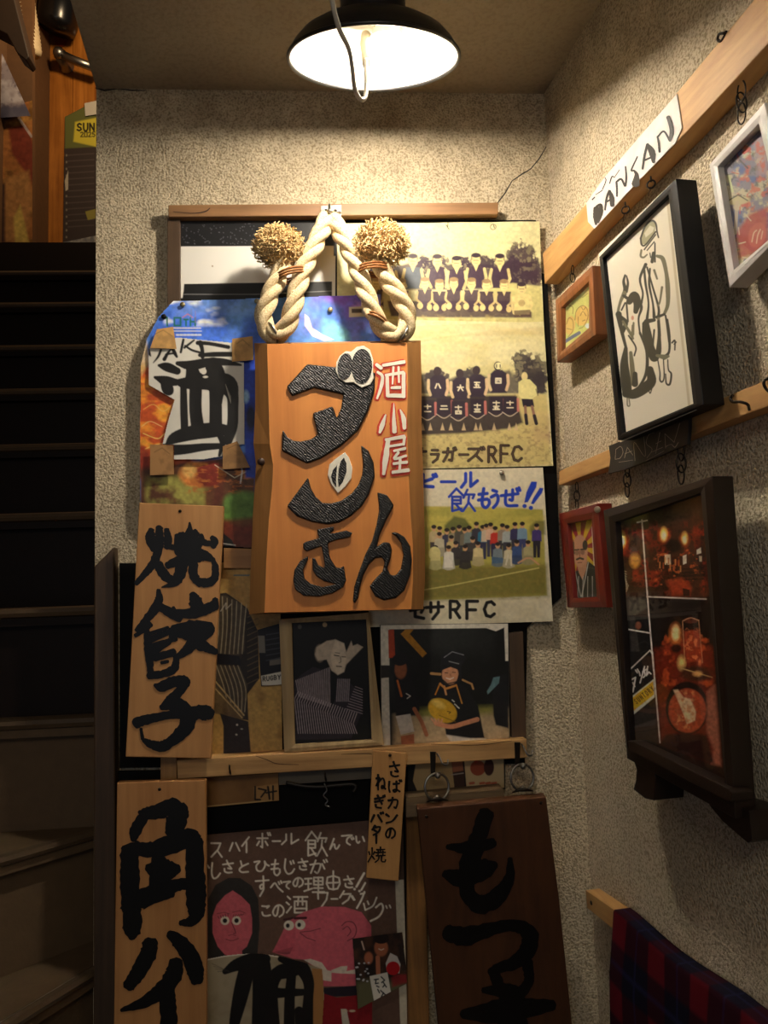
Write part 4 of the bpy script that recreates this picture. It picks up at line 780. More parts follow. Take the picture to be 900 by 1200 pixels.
B_.ell(*zb(700,345), 3.6, 5, (228, 208, 146)); B_.poly([zb(*p) for p in ((660,385),(690,362),(735,365),(778,410),(785,470),(765,480),(750,500),(680,495),(660,470))], (232, 220, 150)); B_.poly([zb(*p) for p in ((680,492),(755,495),(765,545),(690,545))], (44, 36, 48)); B_.line([zb(705,545), zb(712,650)], (150, 110, 90), 3.4); B_.line([zb(750,545), zb(775,650)], (150, 110, 90), 3.4); B_.line([zb(708,600), zb(715,655)], (40, 32, 40), 4); B_.line([zb(765,605), zb(778,655)], (40, 32, 40), 4); B_.line([zb(775,430), zb(788,470)], (60, 40, 40), 1.5, .6)
zc = lambda x, y: (490+x/5.625, 490+y/5.625)
B_.mottle(3.0, .13, 303); B_.mottle(30, .08, 304, 9)
for ch, x, y, w_, h_ in (('ナ',20,235,70,80),('ラ',110,248,62,88),('ガ',205,243,90,95),('ー',300,242,56,40),('ズ',378,240,115,95),('R',488,240,62,100),('F',570,236,66,110),('C',652,235,74,100)):
    B_.glyph(ch, *zc(x, y), w_/5.625, h_/5.625, (30, 20, 18), 3.4); B_.glyph(ch, *zc(x, y), w_/5.625, h_/5.625, (104, 78, 60), 1.0, a=.8)
B_.build('team_photo_poster', label='faded team photo poster, players seen from behind with numbers on their backs', cat='poster', group='team photo posters')
zd = lambda x, y: (490+x/5.4545, 590+y/5.4545)
C_ = Sheet([(432,552),(636,548),(648,728),(432,735)], bw(.0195), 1.6, (226, 216, 186), .004, 33)
C_.cloud(36, (206, 192, 152), .45, .7, .6, 22)
C_.poly([(432,593),(560,594),(636,597),(641,698),(432,706)], (178, 168, 78), 1, 2); C_.cloud(30, (206, 190, 90), .4, .65, .7, 23, box=(430,592,640,625,3), sy=8)
C_.poly([(432,664),(641,662),(642,698),(432,706)], (120, 112, 52), .85, 8); C_.cloud(5, (146, 128, 60), .45, .7, .6, 24, box=(432,660,642,704,4), sy=3)
C_.poly([zd(*p) for p in ((170,140),(230,80),(300,95),(340,150),(340,200),(170,200))], (70, 84, 44), .8, 3); C_.poly([zd(*p) for p in ((710,150),(750,110),(810,110),(815,200),(720,200))], (92, 92, 48), .7, 3)
C_.line([zd(40,552), zd(200,525), zd(770,412)], (214, 200, 120), 1.5, .8)
def guest(x, y, col, legs=None, s=1.0):
    X_, Y_ = zd(x, y); C_.poly([(X_-5.4*s, Y_+5*s), (X_-2*s, Y_+3*s), (X_+2*s, Y_+3*s), (X_+5.4*s, Y_+5*s), (X_+6*s, Y_+17*s), (X_-6*s, Y_+17*s)], col, 1, 1.2)
    if legs is not None: C_.poly([(X_-4.5*s, Y_+16*s), (X_+4.5*s, Y_+16*s), (X_+4*s, Y_+36*s), (X_+.6*s, Y_+36*s), (X_, Y_+22*s), (X_-.6*s, Y_+36*s), (X_-4*s, Y_+36*s)], legs, 1, 1)
    C_.ell(X_, Y_, 2.7*s, 3.5*s, (206, 158, 112)); C_.ell(X_, Y_-2*s, 3*s, 2.3*s, (40, 32, 30)); C_.line([(X_-1.3*s, Y_+.4), (X_+1.3*s, Y_+.4)], (90, 60, 44), .6, .6)
for x, y, c_, l_ in ((100,160,(196,176,130),(70,60,60)),(137,168,(200,170,130),None),(183,180,(60,60,84),(60,56,60)),(222,172,(150,140,110),None),(262,160,(84,80,70),(60,60,62)),(298,175,(120,110,90),None),(325,165,(122,134,128),(66,60,58)),(372,140,(60,56,66),(56,50,52)),(412,160,(46,112,140),(50,50,76)),(435,152,(210,190,160),None),(462,145,(220,180,150),(60,60,80)),(492,168,(196,52,38),(46,44,72)),(538,150,(150,130,110),(60,56,60)),(568,160,(170,176,170),(60,60,70)),(618,142,(60,56,90),(56,52,64)),(665,140,(120,150,170),(60,66,110)),(757,150,(74,58,118),(44,40,50))): guest(x, y, c_, l_, 1.0)
for x, y, c_ in ((135,205,(200,190,160)),(212,225,(206,180,120)),(240,262,(56,52,54)),(348,232,(70,64,60)),(110,290,(216,206,140)),(195,290,(226,220,200)),(300,285,(52,48,48)),(382,265,(212,194,140)),(508,270,(120,134,140)),(578,278,(206,196,160)),(630,255,(60,84,130)),(702,258,(178,168,120))):
    guest(x, y, c_, None, 1.0); X_, Y_ = zd(x, y); C_.poly([(X_-6, Y_+14), (X_+6, Y_+14), (X_+7.5, Y_+23), (X_+2, Y_+25), (X_-2, Y_+25), (X_-7.5, Y_+23)], tuple(int(v*.85) for v in c_), .95, 1.2)
C_.ell(*zd(105,320), 7, 8, (220, 208, 140)); C_.poly([zd(*p) for p in ((165,330),(220,330),(222,410),(165,412))], (228, 222, 206)); C_.line([zd(640,380), zd(690,350), zd(720,350), zd(770,390)], (200, 150, 110), 2); C_.line([zd(560,390), zd(575,330)], (214, 206, 180), 2); C_.line([zd(595,395), zd(592,330)], (214, 206, 180), 2); C_.poly([zd(*p) for p in ((470,340),(545,350),(540,380),(470,385))], (70, 100, 130), .9)
C_.mottle(3.0, .14, 305)
BL = (30, 62, 178)
for ch, x, y, w_, h_, lw in (('ビ',70,415,110,95,4.2),('ー',198,420,92,40,3.6),('ル',335,408,110,105,4.0),('飲',288,540,180,150,3.0),('も',432,528,90,125,4.0),('う',506,530,70,120,4.0),('ぜ',605,525,130,130,3.8)): C_.glyph(ch, *zc(x, y), w_/5.625, h_/5.625, BL, lw)
C_.poly([zc(*p) for p in ((745,418),(782,420),(778,455),(722,555),(698,558),(712,490))], BL); C_.poly([zc(*p) for p in ((800,460),(826,462),(815,495),(760,568),(742,565),(756,530))], BL); C_.ell(*zc(700,580), 2.6, 2.4, BL); C_.ell(*zc(742,592), 2.6, 2.4, BL)
for ch, x, y, w_, h_ in (('セ',-5,690,100,110),('サ',105,682,120,112),('R',235,677,75,105),('F',345,680,85,110),('C',455,676,78,100)): C_.glyph(ch, *zd(x, y), w_/5.4545, h_/5.4545, (20, 18, 18), 4.0)
C_.build('team_photo_poster', label='team photo poster with blue handwriting and many people in coloured jackets, lowest of the three', cat='poster', group='team photo posters')
tack(588, 554, .0235, 'steel drawing pin above the blue handwriting', (176, 168, 150))
# ---- tenth anniversary poster of sky, fire and grass, torn along its left edge
P_ = Sheet([(160,348),(446,343),(446,646),(160,646)], bw(.024), 1.4, (96, 146, 220), .004, 41,
  outline=[(203,353),(300,350),(446,345),(446,640),(296,642),(262,640),(172,600),(164,585),(165,430),(172,398),(186,372)])
P_.cloud(50, (52, 92, 196), .42, .62, .85, 30); P_.cloud(36, (222, 226, 232), .52, .66, .95, 33, box=(190,346,300,384,6), sy=16); P_.poly([(205,353),(300,350),(300,368),(205,372)], (150, 180, 226), .25, 10)
P_.cloud(46, (120, 74, 186), .38, .6, .9, 36, box=(340,340,450,405,8)); P_.cloud(30, (206, 150, 206), .5, .66, .9, 37, box=(355,340,450,372,8)); P_.cloud(30, (130, 206, 216), .5, .66, .9, 38, box=(375,368,450,405,8)); P_.poly([(357,368),(362,372),(366,384),(378,392),(392,398),(380,400),(366,394),(357,382)], (232, 206, 232), .95)
P_.poly([(160,425),(215,432),(230,560),(160,560)], (186, 78, 34), 1, 10); P_.cloud(24, (232, 150, 50), .42, .6, .95, 40, box=(158,440,235,535,8), sy=10); P_.line([(168,508),(185,514),(196,508),(215,520)], (246, 216, 120), 1.0, .8, smooth=True); P_.line([(170,526),(190,520),(205,530)], (246, 206, 110), .9, .8, smooth=True); P_.poly([(160,418),(172,400),(176,425),(166,440)], (212, 180, 110), .8, 4); P_.poly([(163,520),(175,530),(175,560),(163,560)], (120, 32, 24), .8, 5)
P_.poly([(163,550),(300,530),(300,645),(163,645)], (84, 50, 30), 1, 6); P_.cloud(20, (150, 146, 70), .4, .6, .9, 43, box=(168,555,262,600,6)); P_.ell(232,556,22,15,(206, 130, 60),1,4); P_.ell(246,556,18,16,(120, 40, 26),1,6); P_.ell(222,552,8,8,(226,180,100),.8,4)
P_.ell(285,596,28,20,(96, 132, 60),1,6); P_.cloud(10, (196, 120, 50), .5, .66, .8, 45, box=(215,540,300,570,4), sy=4); P_.poly([(262,610),(298,606),(298,640),(262,640)], (110, 44, 30), .85, 6); P_.poly([(240,575),(262,566),(262,600),(240,600)], (90, 44, 30), .9, 5); P_.line([(252,545),(275,560),(290,552)], (230,220,190), .8, .8); P_.line([(280,535),(284,552),(282,566)], (220, 226, 230), 1.6, .7)
P_.poly([(284,420),(300,418),(300,560),(288,560)], (30, 62, 170), 1, 3); P_.ell(288,465,4,7,(160,200,226),.8,3); P_.ell(294,490,6,16,(14, 18, 30),.9,4); P_.poly([(262,625),(272,633),(276,642),(262,642)], (30, 28, 30)); P_.line([(262,637),(276,639)], (200, 196, 186), 1)
P_.C = np.minimum(P_.C*1.3, .92); P_.mottle(4, .30, 306); P_.mottle(22, .25, 307)
P_.line([(168,480),(180,474),(192,482),(206,470)], (246, 206, 110), .9, .7, smooth=True); P_.line([(166,500),(176,494),(190,500)], (255, 226, 150), .9, .7, smooth=True); P_.cloud(6, (196, 110, 50), .54, .68, .7, 309, box=(215,560,300,580,5), sy=3)
for ch, x, y, w_, h_ in (('1',196,377,6,10),('0',208,377,9,9),('T',218,378,5,7),('H',226,377,7,9)): P_.glyph(ch, x, y, w_, h_, (24, 110, 92), 1.9)
P_.line([(214,372),(220,368),(226,372)], (220, 130, 150), 1); P_.line([(224,374),(224,362)], (120, 140, 200), .8); P_.line([(229,378),(229,365)], (150, 130, 200), .8)
for i in range(11): P_.line([(201+i*3.2,384.5),(203+i*3.2,384.5)], (230, 230, 236), 1.4)
P_.line([(204,388),(236,388)], (232, 236, 240), 1); 
for i in range(7): P_.line([(207+i*4.3,392.5),(209.5+i*4.3,392.5)], (224, 230, 240), 2)
P_.poly([(409,360),(428,359),(428,371),(409,372)], (222, 214, 186)); P_.poly([(412,362),(424,362),(424,367),(412,367)], (90, 80, 70))
P_.build('sky_poster', label='torn blue sky poster with orange fire and grass, behind the white drink sheet', cat='poster')
tack(214, 357, .0275, 'dull brass drawing pin at the top left of the sky poster', (150, 136, 96)); tack(301, 353, .0275, 'pale drawing pin on the sky poster left of the rope', (190, 178, 140)); tack(387, 363, .0275, 'pale drawing pin on the sky poster between the ropes', (206, 190, 140)); tack(192, 371, .0275, 'black drawing pin on the torn corner of the sky poster', (30, 30, 30))
# ---- white sheet with big brushed character
zs = lambda p: zoomed(165, 370, 6.43, p)
ol = [q_[:2] for q_ in zs([(62,250),(130,205),(275,165),(420,180),(692,206),(692,350),(776,352),(782,970),(640,975),(612,1060),(560,1068),(480,1082),(250,1085),(252,972),(165,972),(205,800),(256,634),(62,522)])]
sake = thing('brushed_sheet', bw(.030).P(235, 540), 'white sheet with one big black brushed character, taped over the sky poster', 'sheet')
sh = Sheet([(172,393),(290,393),(290,542),(172,542)], bw(.0305), 1.7, (226, 222, 210), .0035, 51, outline=ol); sh.cloud(30, (204, 198, 182), .45, .7, .6, 52)
for S_ in ([(62,250,8),(66,285,16),(75,305,6)],[(152,258,16),(130,310,14),(95,355,5)],[(225,255,10),(200,290,18),(178,328,24)],[(242,250,22),(258,285,22),(272,310,14)],[(190,292,12),(262,282,12)],[(322,182,14),(312,230,16),(302,276,14)],[(402,186,10),(365,215,14),(330,242,14)],[(335,228,12),(385,260,14),(445,278,14)],[(448,205,30),(462,250,24),(466,310,26)],[(430,206,26),(520,212,22),(660,238,24)],[(445,298,22),(560,292,30),(690,292,30)],
  [(138,375,18),(200,388,56),(275,418,44)],[(108,465,18),(190,492,60),(262,502,44)],[(185,505,60),(205,555,70),(228,582,24)],[(278,360,26),(380,375,60),(520,350,52),(640,352,42),(755,372,12)],[(385,395,70),(395,450,90),(400,490,110)],[(545,370,90),(560,440,120),(560,500,130)],[(440,480,80),(520,490,80)],[(265,495,22),(330,508,66),(440,500,90),(560,500,110),(650,520,120),(690,600,76),(695,700,66),(690,830,66),(655,940,60)],[(322,540,40),(325,700,46),(330,860,46)],[(415,540,76),(412,700,76),(430,850,80)],[(562,540,76),(565,700,76),(565,850,80)],[(630,545,40),(612,600,22),(608,660,10)],[(198,968,22),(260,920,70),(400,880,90),(550,862,90),(660,862,56)],[(242,1012,66),(350,1006,58),(480,990,46),(612,982,36)],[(600,905,40),(618,960,38),(592,1056,16)],[(160,972,10),(205,972,12)]):
    sh.line(zs([(p[0], p[1], p[2]*1.25) for p in S_]), (22, 20, 19), soft=1.0, smooth=True)
sh.ell(*zs([(474,420)])[0], 3.4, 3.6, (216, 210, 196)); sh.ell(*zs([(488,462)])[0], 3, 1.4, (206, 200, 186))
for i in range(7): sh.line(zs([(640+i*6, 520+i*14, 3), (660+i*3, 600+i*10, 2)]), (190, 184, 170), soft=.8, a=.55)
sh.build('paper', sake)
for k, (ol, c_) in enumerate((([(176,408),(184,386),(203,383),(207,409)], (206, 160, 96)), ([(272,397),(296,394),(297,422),(272,424)], (206, 158, 92)), ([(176,521),(203,522),(204,556),(176,557)], (170, 126, 76)), ([(261,523),(278,517),(293,548),(261,550)], (160, 118, 70)))):
    q_ = np.array(ol); x0, y0 = q_.min(0); x1, y1 = q_.max(0)
    tp = Sheet([ol[0], ol[1], ol[2], ol[3]], bw(.0345), 1.2, c_, .002, 60+k); tp.cloud(9, tuple(int(v*.8) for v in c_), .45, .65, .7, 70+k); tp.line([(x0+5, y0+9), ((x0+x1)/2, y0+4), (x1-5, y0+11)], tuple(int(v*.6) for v in c_), 1.0, .7)
    tp.build('tape', sake, label='brown packing tape')
# ---- kimono picture at the left
K_ = Sheet([(246,660),(328,656),(331,888),(243,893)], bw(.0165), 1.5, (196, 156, 88), .0035, 71)
K_.cloud(26, (160, 118, 58), .42, .68, .6, 73); zk = lambda x, y: (240+x/4.8, 640+y/4.8)
K_.poly([zk(*p) for p in ((70,268),(120,262),(190,310),(240,350),(300,480),(306,745),(240,830),(246,980),(120,960),(50,930),(50,300))], (58, 48, 40)); K_.poly([zk(*p) for p in ((80,275),(130,280),(190,315),(225,350),(222,590),(190,615),(60,605),(60,275))], (86, 74, 60))
K_.poly([zk(*p) for p in ((235,375),(295,470),(306,745),(240,830),(195,650),(225,590))], (46, 38, 32))
for i in range(7): K_.line([zk(72+i*27,275+i*9), zk(78+i*24,450), zk(66+i*24,604)], (196, 180, 146), 1.0, .9, smooth=True)
for i in range(12): K_.line([zk(240,400+i*34), zk(300,372+i*34)], (120, 100, 70), .8, .8)
K_.poly([zk(*p) for p in ((60,600),(195,618),(205,672),(60,662))], (30, 28, 34)); K_.poly([zk(*p) for p in ((60,670),(195,675),(240,780),(225,960),(60,880))], (84, 72, 58))
for i in range(6): K_.line([zk(66+i*24,672), zk(110+i*24,800), zk(135+i*18,930)], (190, 172, 136), 1.0, .9, smooth=True)
K_.poly([zk(*p) for p in ((55,780),(220,960),(210,975),(50,940))], (120, 96, 62), .9); K_.line([zk(60,760), zk(220,950)], (206, 176, 120), 1.6); K_.line([zk(58,800), zk(210,965)], (206, 176, 120), 1.2)
K_.poly([zk(*p) for p in ((85,940),(130,955),(245,985),(262,1170),(105,1175),(105,1010))], (50, 44, 44)); K_.ell(*zk(182,1005), 1.2, 1.2, (226, 220, 206)); K_.ell(*zk(178,1060), 1.2, 1, (226, 220, 206)); K_.ell(*zk(208,1028), 1.4, .7, (200, 196, 186)); K_.poly([zk(*p) for p in ((245,840),(300,780),(405,800),(410,1165),(262,1172))], (200, 160, 90), .9, 3); K_.poly([zk(*p) for p in ((290,790),(345,830),(320,900),(295,870))], (150, 112, 60), .7, 6); K_.line([zk(90,365), zk(120,320), zk(120,355), zk(150,325)], (206, 196, 180), 1); 
for i in range(8): K_.line([zk(165+i*11,165), zk(172+i*11,163)], (90, 110, 110), 1.6)
K_.mottle(3.2, .25, 310)
K_.build('kimono_poster', label='tan poster of a figure in a striped kimono with dark sash', cat='poster')
R_ = Sheet([(302,738),(330,730),(330,802),(306,804)], bw(.024), 1.6, (22, 22, 28), .001, 75); R_.poly([(306,792),(330,787),(330,803),(307,803)], (218, 212, 198)); R_.poly([(302,745),(310,745),(311,765),(302,765)], (120, 116, 108)); R_.poly([(316,773),(330,770),(330,778),(316,780)], (110, 104, 96))
for i in range(6): R_.line([(312,744+i*6),(330,741+i*6)], (60, 60, 70), 1.2)
for i, ch in enumerate('RUGBY'): R_.glyph(ch, 309.5+i*4.4, 795.5-i*.5, 3.4, 5.0, (24, 22, 22), 1.2)
R_.build('rugby_leaflet', label='black and white leaflet with bold printed capitals, left of the framed mask photo', cat='leaflet')
# ---- two framed photographs standing on the shelf rail
def px_frame(root, outer, inner, pl, depth, mat, ridge=.0015, lip=.010, name='frame', label=None):
    O = proj(outer, pl); I = proj(inner, pl); n_ = pl.n; mid = (O*.45+I*.55)
    rings = [O-n_*depth, O, mid+n_*ridge, I, I-n_*lip]; V = np.concatenate(rings); k = len(O); Fc = []
    for r_ in range(len(rings)-1):
        for i in range(k):
            j = (i+1) % k; Fc.append((r_*k+i, r_*k+j, (r_+1)*k+j, (r_+1)*k+i))
    bm = bmesh.new(); vs = [bm.verts.new(v) for v in V]
    for f_ in Fc: bm.faces.new([vs[i] for i in f_])
    bm.faces.new([vs[i] for i in range(k-1, -1, -1)])
    bmesh.ops.recalc_face_normals(bm, faces=bm.faces[:]); bm.verts.index_update()
    o = mesh(name, [tuple(v.co) for v in bm.verts], [[v.index for v in f_.verts] for f_ in bm.faces], mat, root, label=label, bevel=.001); bm.free(); return o
def grow(q, s):
    q = np.array(q, float); c = q.mean(0); return [tuple(p) for p in c+(q-c)*s]
def pane(root, quad, pl): 
    mb = MB(); slab(mb, grow(quad, 1.03), pl, .0012); return mb.build('glass_pane', glassmat('picture_glass'), root)
zm = lambda x, y: (325+x/6.923, 715+y/6.923)
fr = thing('framed_photograph', bw(.04).P(390, 878), 'pale wooden frame with a dark photo of a masked figure in striped kimono', 'picture frame')
px_frame(fr, [(327,726),(432,718),(450,873),(333,882)], [zm(118,105), zm(722,75), zm(765,1050), zm(145,1090)], bw(.044), .024, wood('pale_frame', (150, 122, 80), (196, 168, 120), 'z', 1, .55, .1), .0012)
M_ = Sheet(grow([zm(118,105), zm(722,75), zm(765,1050), zm(145,1090)], 1.05), bw(.038), 1.9, (12, 11, 13), 0, 81)
M_.poly([zm(*p) for p in ((130,580),(200,520),(290,460),(360,480),(420,540),(480,540),(560,560),(640,640),(690,740),(680,840),(600,1040),(300,1050),(140,1050))], (44, 38, 46))
M_.poly([zm(*p) for p in ((345,480),(490,530),(470,720),(440,780),(410,700))], (14, 13, 16))
for i in range(22): M_.line([zm(150+i*13,640-i*5-70), zm(175+i*12,700+i*4)], (186, 170, 172), .8, .85)
for i in range(26): M_.line([zm(170+i*19,660+i*7), zm(140+i*19,720+i*8), zm(110+i*19+60,1000)], (196, 180, 184), .8, .9)
for i in range(10): M_.line([zm(560+i*8,800-i*20), zm(690,840-i*22)], (176, 160, 166), .7, .85)
for i in range(9): M_.line([zm(490+i*12,560), zm(480+i*12,740)], (180, 166, 170), .7, .85)

M_.ell(*zm(345,350), 6, 10, (150, 136, 118), 1, 2); M_.poly([zm(*p) for p in ((320,300),(400,250),(470,238),(540,270),(560,340),(600,250),(612,290),(650,275),(695,300),(560,440),(540,500),(490,525),(440,490),(400,400),(330,410),(305,360))], (200, 182, 160), 1, 1.4)
M_.poly([zm(*p) for p in ((470,240),(540,270),(560,400),(540,500),(490,525),(450,460),(430,380))], (226, 208, 184), .8, 2)
M_.line([zm(462,366), zm(500,372)], (40, 32, 28), 1.2); M_.line([zm(525,378), zm(552,380)], (40, 32, 28), 1.0); M_.line([zm(470,345), zm(505,350)], (70, 56, 48), .8); M_.line([zm(512,375), zm(516,420), zm(500,428)], (110, 92, 78), .8); M_.line([zm(480,455), zm(520,458)], (60, 36, 30), 1.2); M_.ell(*zm(385,118), 2.6, 2.8, (176, 150, 110)); M_.ell(*zm(182,135), 2.4, 2.6, (84, 78, 70))
M_.mottle(3, .2, 311); M_.build('photograph', fr)
zg = lambda x, y: (445+x/5.294, 725+y/5.294)
fr2 = thing('photo_print', bw(.03).P(525, 868), 'photo print of a child in a black scrum cap holding a yellow ball', 'photograph')
G_ = Sheet([zg(5,40), zg(795,30), zg(805,745), zg(15,790)], bw(.032), 1.9, (18, 18, 17), 0, 85)
G_.cloud(50, (40, 42, 40), .4, .7, .8, 86); G_.poly([zg(*p) for p in ((0,30),(800,30),(800,262),(780,262),(772,55),(720,78),(660,58),(60,66),(60,290),(0,290))], (222, 214, 196)); G_.poly([zg(*p) for p in ((0,290),(60,290),(60,370),(0,370))], (40, 36, 32)); G_.poly([zg(*p) for p in ((5,370),(56,365),(66,785),(10,790))], (206, 198, 182))
G_.poly([zg(*p) for p in ((52,70),(88,66),(96,240),(56,245))], (176, 66, 34)); G_.poly([zg(*p) for p in ((130,95),(160,66),(210,66),(186,95),(292,215),(265,240))], (186, 128, 34))
G_.poly([zg(*p) for p in ((90,600),(800,560),(800,745),(90,782))], (176, 152, 116), 1, 8); G_.poly([zg(*p) for p in ((240,560),(700,545),(710,590),(240,620))], (130, 128, 56), .9, 8); G_.cloud(20, (206, 180, 140), .45, .65, .7, 87, box=(480,838,600,872,5))
G_.poly([zg(*p) for p in ((90,250),(170,270),(215,420),(250,560),(230,600),(100,605),(90,380))], (22, 20, 22), 1, 2); G_.ell(*zg(130,315), 7, 11, (150, 88, 54), 1, 2); G_.ell(*zg(125,255), 9, 7, (24, 22, 24)); G_.line([zg(110,385), zg(135,480)], (190, 100, 40), 2.4); G_.line([zg(215,560), zg(260,640), zg(290,720)], (166, 100, 66), 4.6); G_.poly([zg(*p) for p in ((100,605),(190,590),(215,700),(130,720))], (206, 196, 182)); G_.poly([zg(*p) for p in ((130,730),(212,715),(215,780),(135,785))], (160, 92, 60)); G_.line([zg(165,465), zg(190,480), zg(170,495)], (214, 206, 196), 1)
G_.poly([zg(*p) for p in ((700,360),(745,352),(790,345),(800,680),(720,660),(705,600))], (26, 26, 28), 1, 2); G_.poly([zg(*p) for p in ((705,365),(745,358),(740,400),(700,440),(670,470),(665,450),(690,410))], (96, 126, 130)); 
G_.poly([zg(*p) for p in ((330,410),(380,390),(480,395),(540,430),(610,540),(650,740),(560,745),(412,725),(400,640),(320,600),(315,450))], (24, 24, 26), 1, 1.5)
G_.poly([zg(*p) for p in ((375,290),(385,230),(440,195),(500,205),(535,245),(505,300),(510,370),(480,400),(430,410),(385,380))], (28, 28, 32), 1, 1.5); G_.line([zg(400,240), zg(450,205), zg(520,225)], (150, 150, 154), 1, .8); G_.line([zg(430,265), zg(490,280)], (170, 170, 170), 1, .7)
G_.ell(*zg(437,345), 9.6, 11.6, (206, 146, 108), 1, 1.5); G_.poly([zg(*p) for p in ((380,290),(430,275),(500,292),(495,320),(440,300),(385,320))], (26, 26, 30)); G_.line([zg(405,335), zg(422,337)], (80, 44, 34), 1); G_.line([zg(452,332), zg(470,334)], (80, 44, 34), 1); G_.line([zg(412,368), zg(435,376), zg(458,366)], (236, 214, 196), 1.3); G_.line([zg(438,345), zg(440,355)], (176, 110, 84), 1); G_.line([zg(392,380), zg(420,404), zg(480,390), zg(492,350)], (24, 22, 24), 1.2)
G_.line([zg(320,340), zg(375,345)], (186, 140, 86), 3); G_.line([zg(515,380), zg(570,405), zg(580,435)], (186, 140, 86), 2.2); G_.line([zg(375,400), zg(345,470)], (206, 130, 40), 1.4); G_.line([zg(475,410), zg(510,525)], (206, 140, 60), 1.4); G_.line([zg(400,420), zg(412,470)], (206, 150, 100), 2.2); G_.line([zg(375,405), zg(410,435), zg(470,415)], (206, 140, 70), 2.4)
G_.ell(*zg(390,570), 18, 13, (206, 160, 42), 1, 1.4, rot=.55); G_.ell(*zg(365,530), 8, 4, (236, 206, 110), .7, 3, rot=.5); G_.line([zg(420,575), zg(440,580), zg(430,590)], (90, 70, 20), 1); G_.line([zg(370,600), zg(470,640)], (120, 90, 20), 1.2, .7)
G_.line([zg(605,625), zg(520,650), zg(440,670), zg(350,650)], (206, 140, 104), 5.4, smooth=True); 
for i in range(4): G_.line([zg(345+i*12,655-i*4), zg(320+i*22,620+i*2)], (216, 154, 118), 2.0)
G_.poly([zg(*p) for p in ((410,720),(560,742),(660,745),(640,770),(450,775))], (214, 204, 190), 1, 2); 
for dx, dy in ((450,505),(465,530),(480,545)): G_.line([zg(dx,dy), zg(dx+12,dy+10)], (220, 216, 206), 1.2)
G_.mottle(3, .22, 312)
mb = MB(); slab(mb, [zg(0,38), zg(798,28), zg(808,748), zg(10,793)], bw(.0315), .004); mb.build('mount', plain('card_mount', (60, 56, 50), .7), fr2)
G_.build('print', fr2)
mb = MB(); slab(mb, [(596, 742), (613, 740), (617, 868), (600, 870)], bw(.03), .015); tag(mb.build('upright_batten', M_OLD, bevel=.001), 'dark upright batten at the right end of the photographs', 'batten')
# ---- chalk poster at the bottom
zq = lambda x, y: (235+x/4.5, 960+y/4.5)
H_ = Sheet([(243,978),(472,958),(478,1225),(243,1225)], bw(.016), 1.6, (104, 78, 64), .003, 91)
H_.cloud(40, (88, 66, 56), .42, .66, .6, 92); CH = (240, 230, 212)
for ch, x, y, w_, h_ in (('ス',85,160,70,85),('ハ',180,142,66,60),('イ',240,132,52,85),('ボ',330,112,80,82),('ー',400,115,40,30),('ル',470,104,92,62),('飲',610,130,120,130),('ん',706,130,52,56),('で',775,106,66,62),('い',842,105,54,50),
  ('し',75,272,64,84),('さ',145,250,66,66),('と',225,250,66,64),('ひ',320,245,80,66),('も',395,255,58,82),('じ',466,250,72,80),('さ',540,238,60,58),('が',622,250,96,74),('す',325,352,76,104),('べ',402,352,70,76),('て',456,345,42,46),('の',514,330,60,58),('理',600,345,106,90),('由',700,325,80,104),('さ',782,330,64,62),
  ('こ',345,480,56,66),('の',410,480,66,74),('酒',508,448,116,96),('ワ',645,420,64,82),('ー',706,420,32,30),('ク',764,410,74,70)): H_.glyph(ch, *zq(x, y), w_/4.5, h_/4.5, CH, 2.0, a=.95)
H_.line([zq(36,242), zq(46,256)], CH, 2); H_.line([zq(862,284), zq(822,355)], CH, 2.6); H_.line([zq(868,335), zq(848,372)], CH, 2.2); H_.ell(*zq(812,368), 1.5, 1.5, CH); H_.ell(*zq(838,378), 1.5, 1.5, CH); H_.line([zq(795,405), zq(808,425)], CH, 2)
zr = lambda x, y: (340+x/5.625, 960+y/5.625)
H_.line([zr(410,505), zr(425,530)], CH, 2); H_.line([zr(490,478), zr(470,530), zr(440,585)], CH, 2.2, smooth=True); H_.line([zr(485,555), zr(495,595)], CH, 1.8); H_.line([zr(510,540), zr(518,560)], CH, 1.8); H_.line([zr(570,515), zr(545,570), zr(495,598)], CH, 1.8, smooth=True); H_.line([zr(565,580), zr(600,555), zr(612,590), zr(585,640), zr(530,670)], CH, 2.2, smooth=True); H_.line([zr(632,570), zr(638,585)], CH, 1.6); H_.line([zr(655,565), zr(662,582)], CH, 1.6); H_.line([zr(465,492), zr(490,486)], CH, 2)
HR = (50, 46, 42)
H_.poly([zq(*p) for p in ((40,420),(80,345),(150,308),(210,310),(270,350),(305,420),(312,560),(300,720),(40,730))], HR); H_.poly([zq(*p) for p in ((170,375),(215,405),(260,450),(272,520),(272,600),(245,670),(190,715),(130,715),(90,670),(64,600),(64,510),(85,450),(130,400))], (204, 98, 106)); H_.poly([zq(*p) for p in ((140,640),(212,640),(222,720),(135,720))], (204, 98, 106))
for cx in (129, 190): H_.ell(*zq(cx,534), 5.2, 5.2, (226, 214, 190)); H_.ell(*zq(cx,534), 2.6, 2.8, (34, 26, 24))
H_.line([zq(88,498), zq(125,490), zq(152,498)], (130, 60, 64), .8); H_.line([zq(170,490), zq(205,482), zq(235,494)], (130, 60, 64), .8)
for i in range(5): H_.line([zq(98+i*12,522-i*3), zq(92+i*13,512-i*4)], (44, 30, 30), .7); H_.line([zq(172+i*11,514-i*2), zq(176+i*13,503-i*1)], (44, 30, 30), .7)
H_.line([zq(164,545), zq(180,580), zq(186,600), zq(174,602)], (80, 36, 40), .9); H_.line([zq(148,612), zq(165,608), zq(185,612)], (120, 50, 56), .8); H_.line([zq(135,632), zq(165,640), zq(200,628)], (120, 50, 56), .9, smooth=True)
PK = (206, 98, 110)
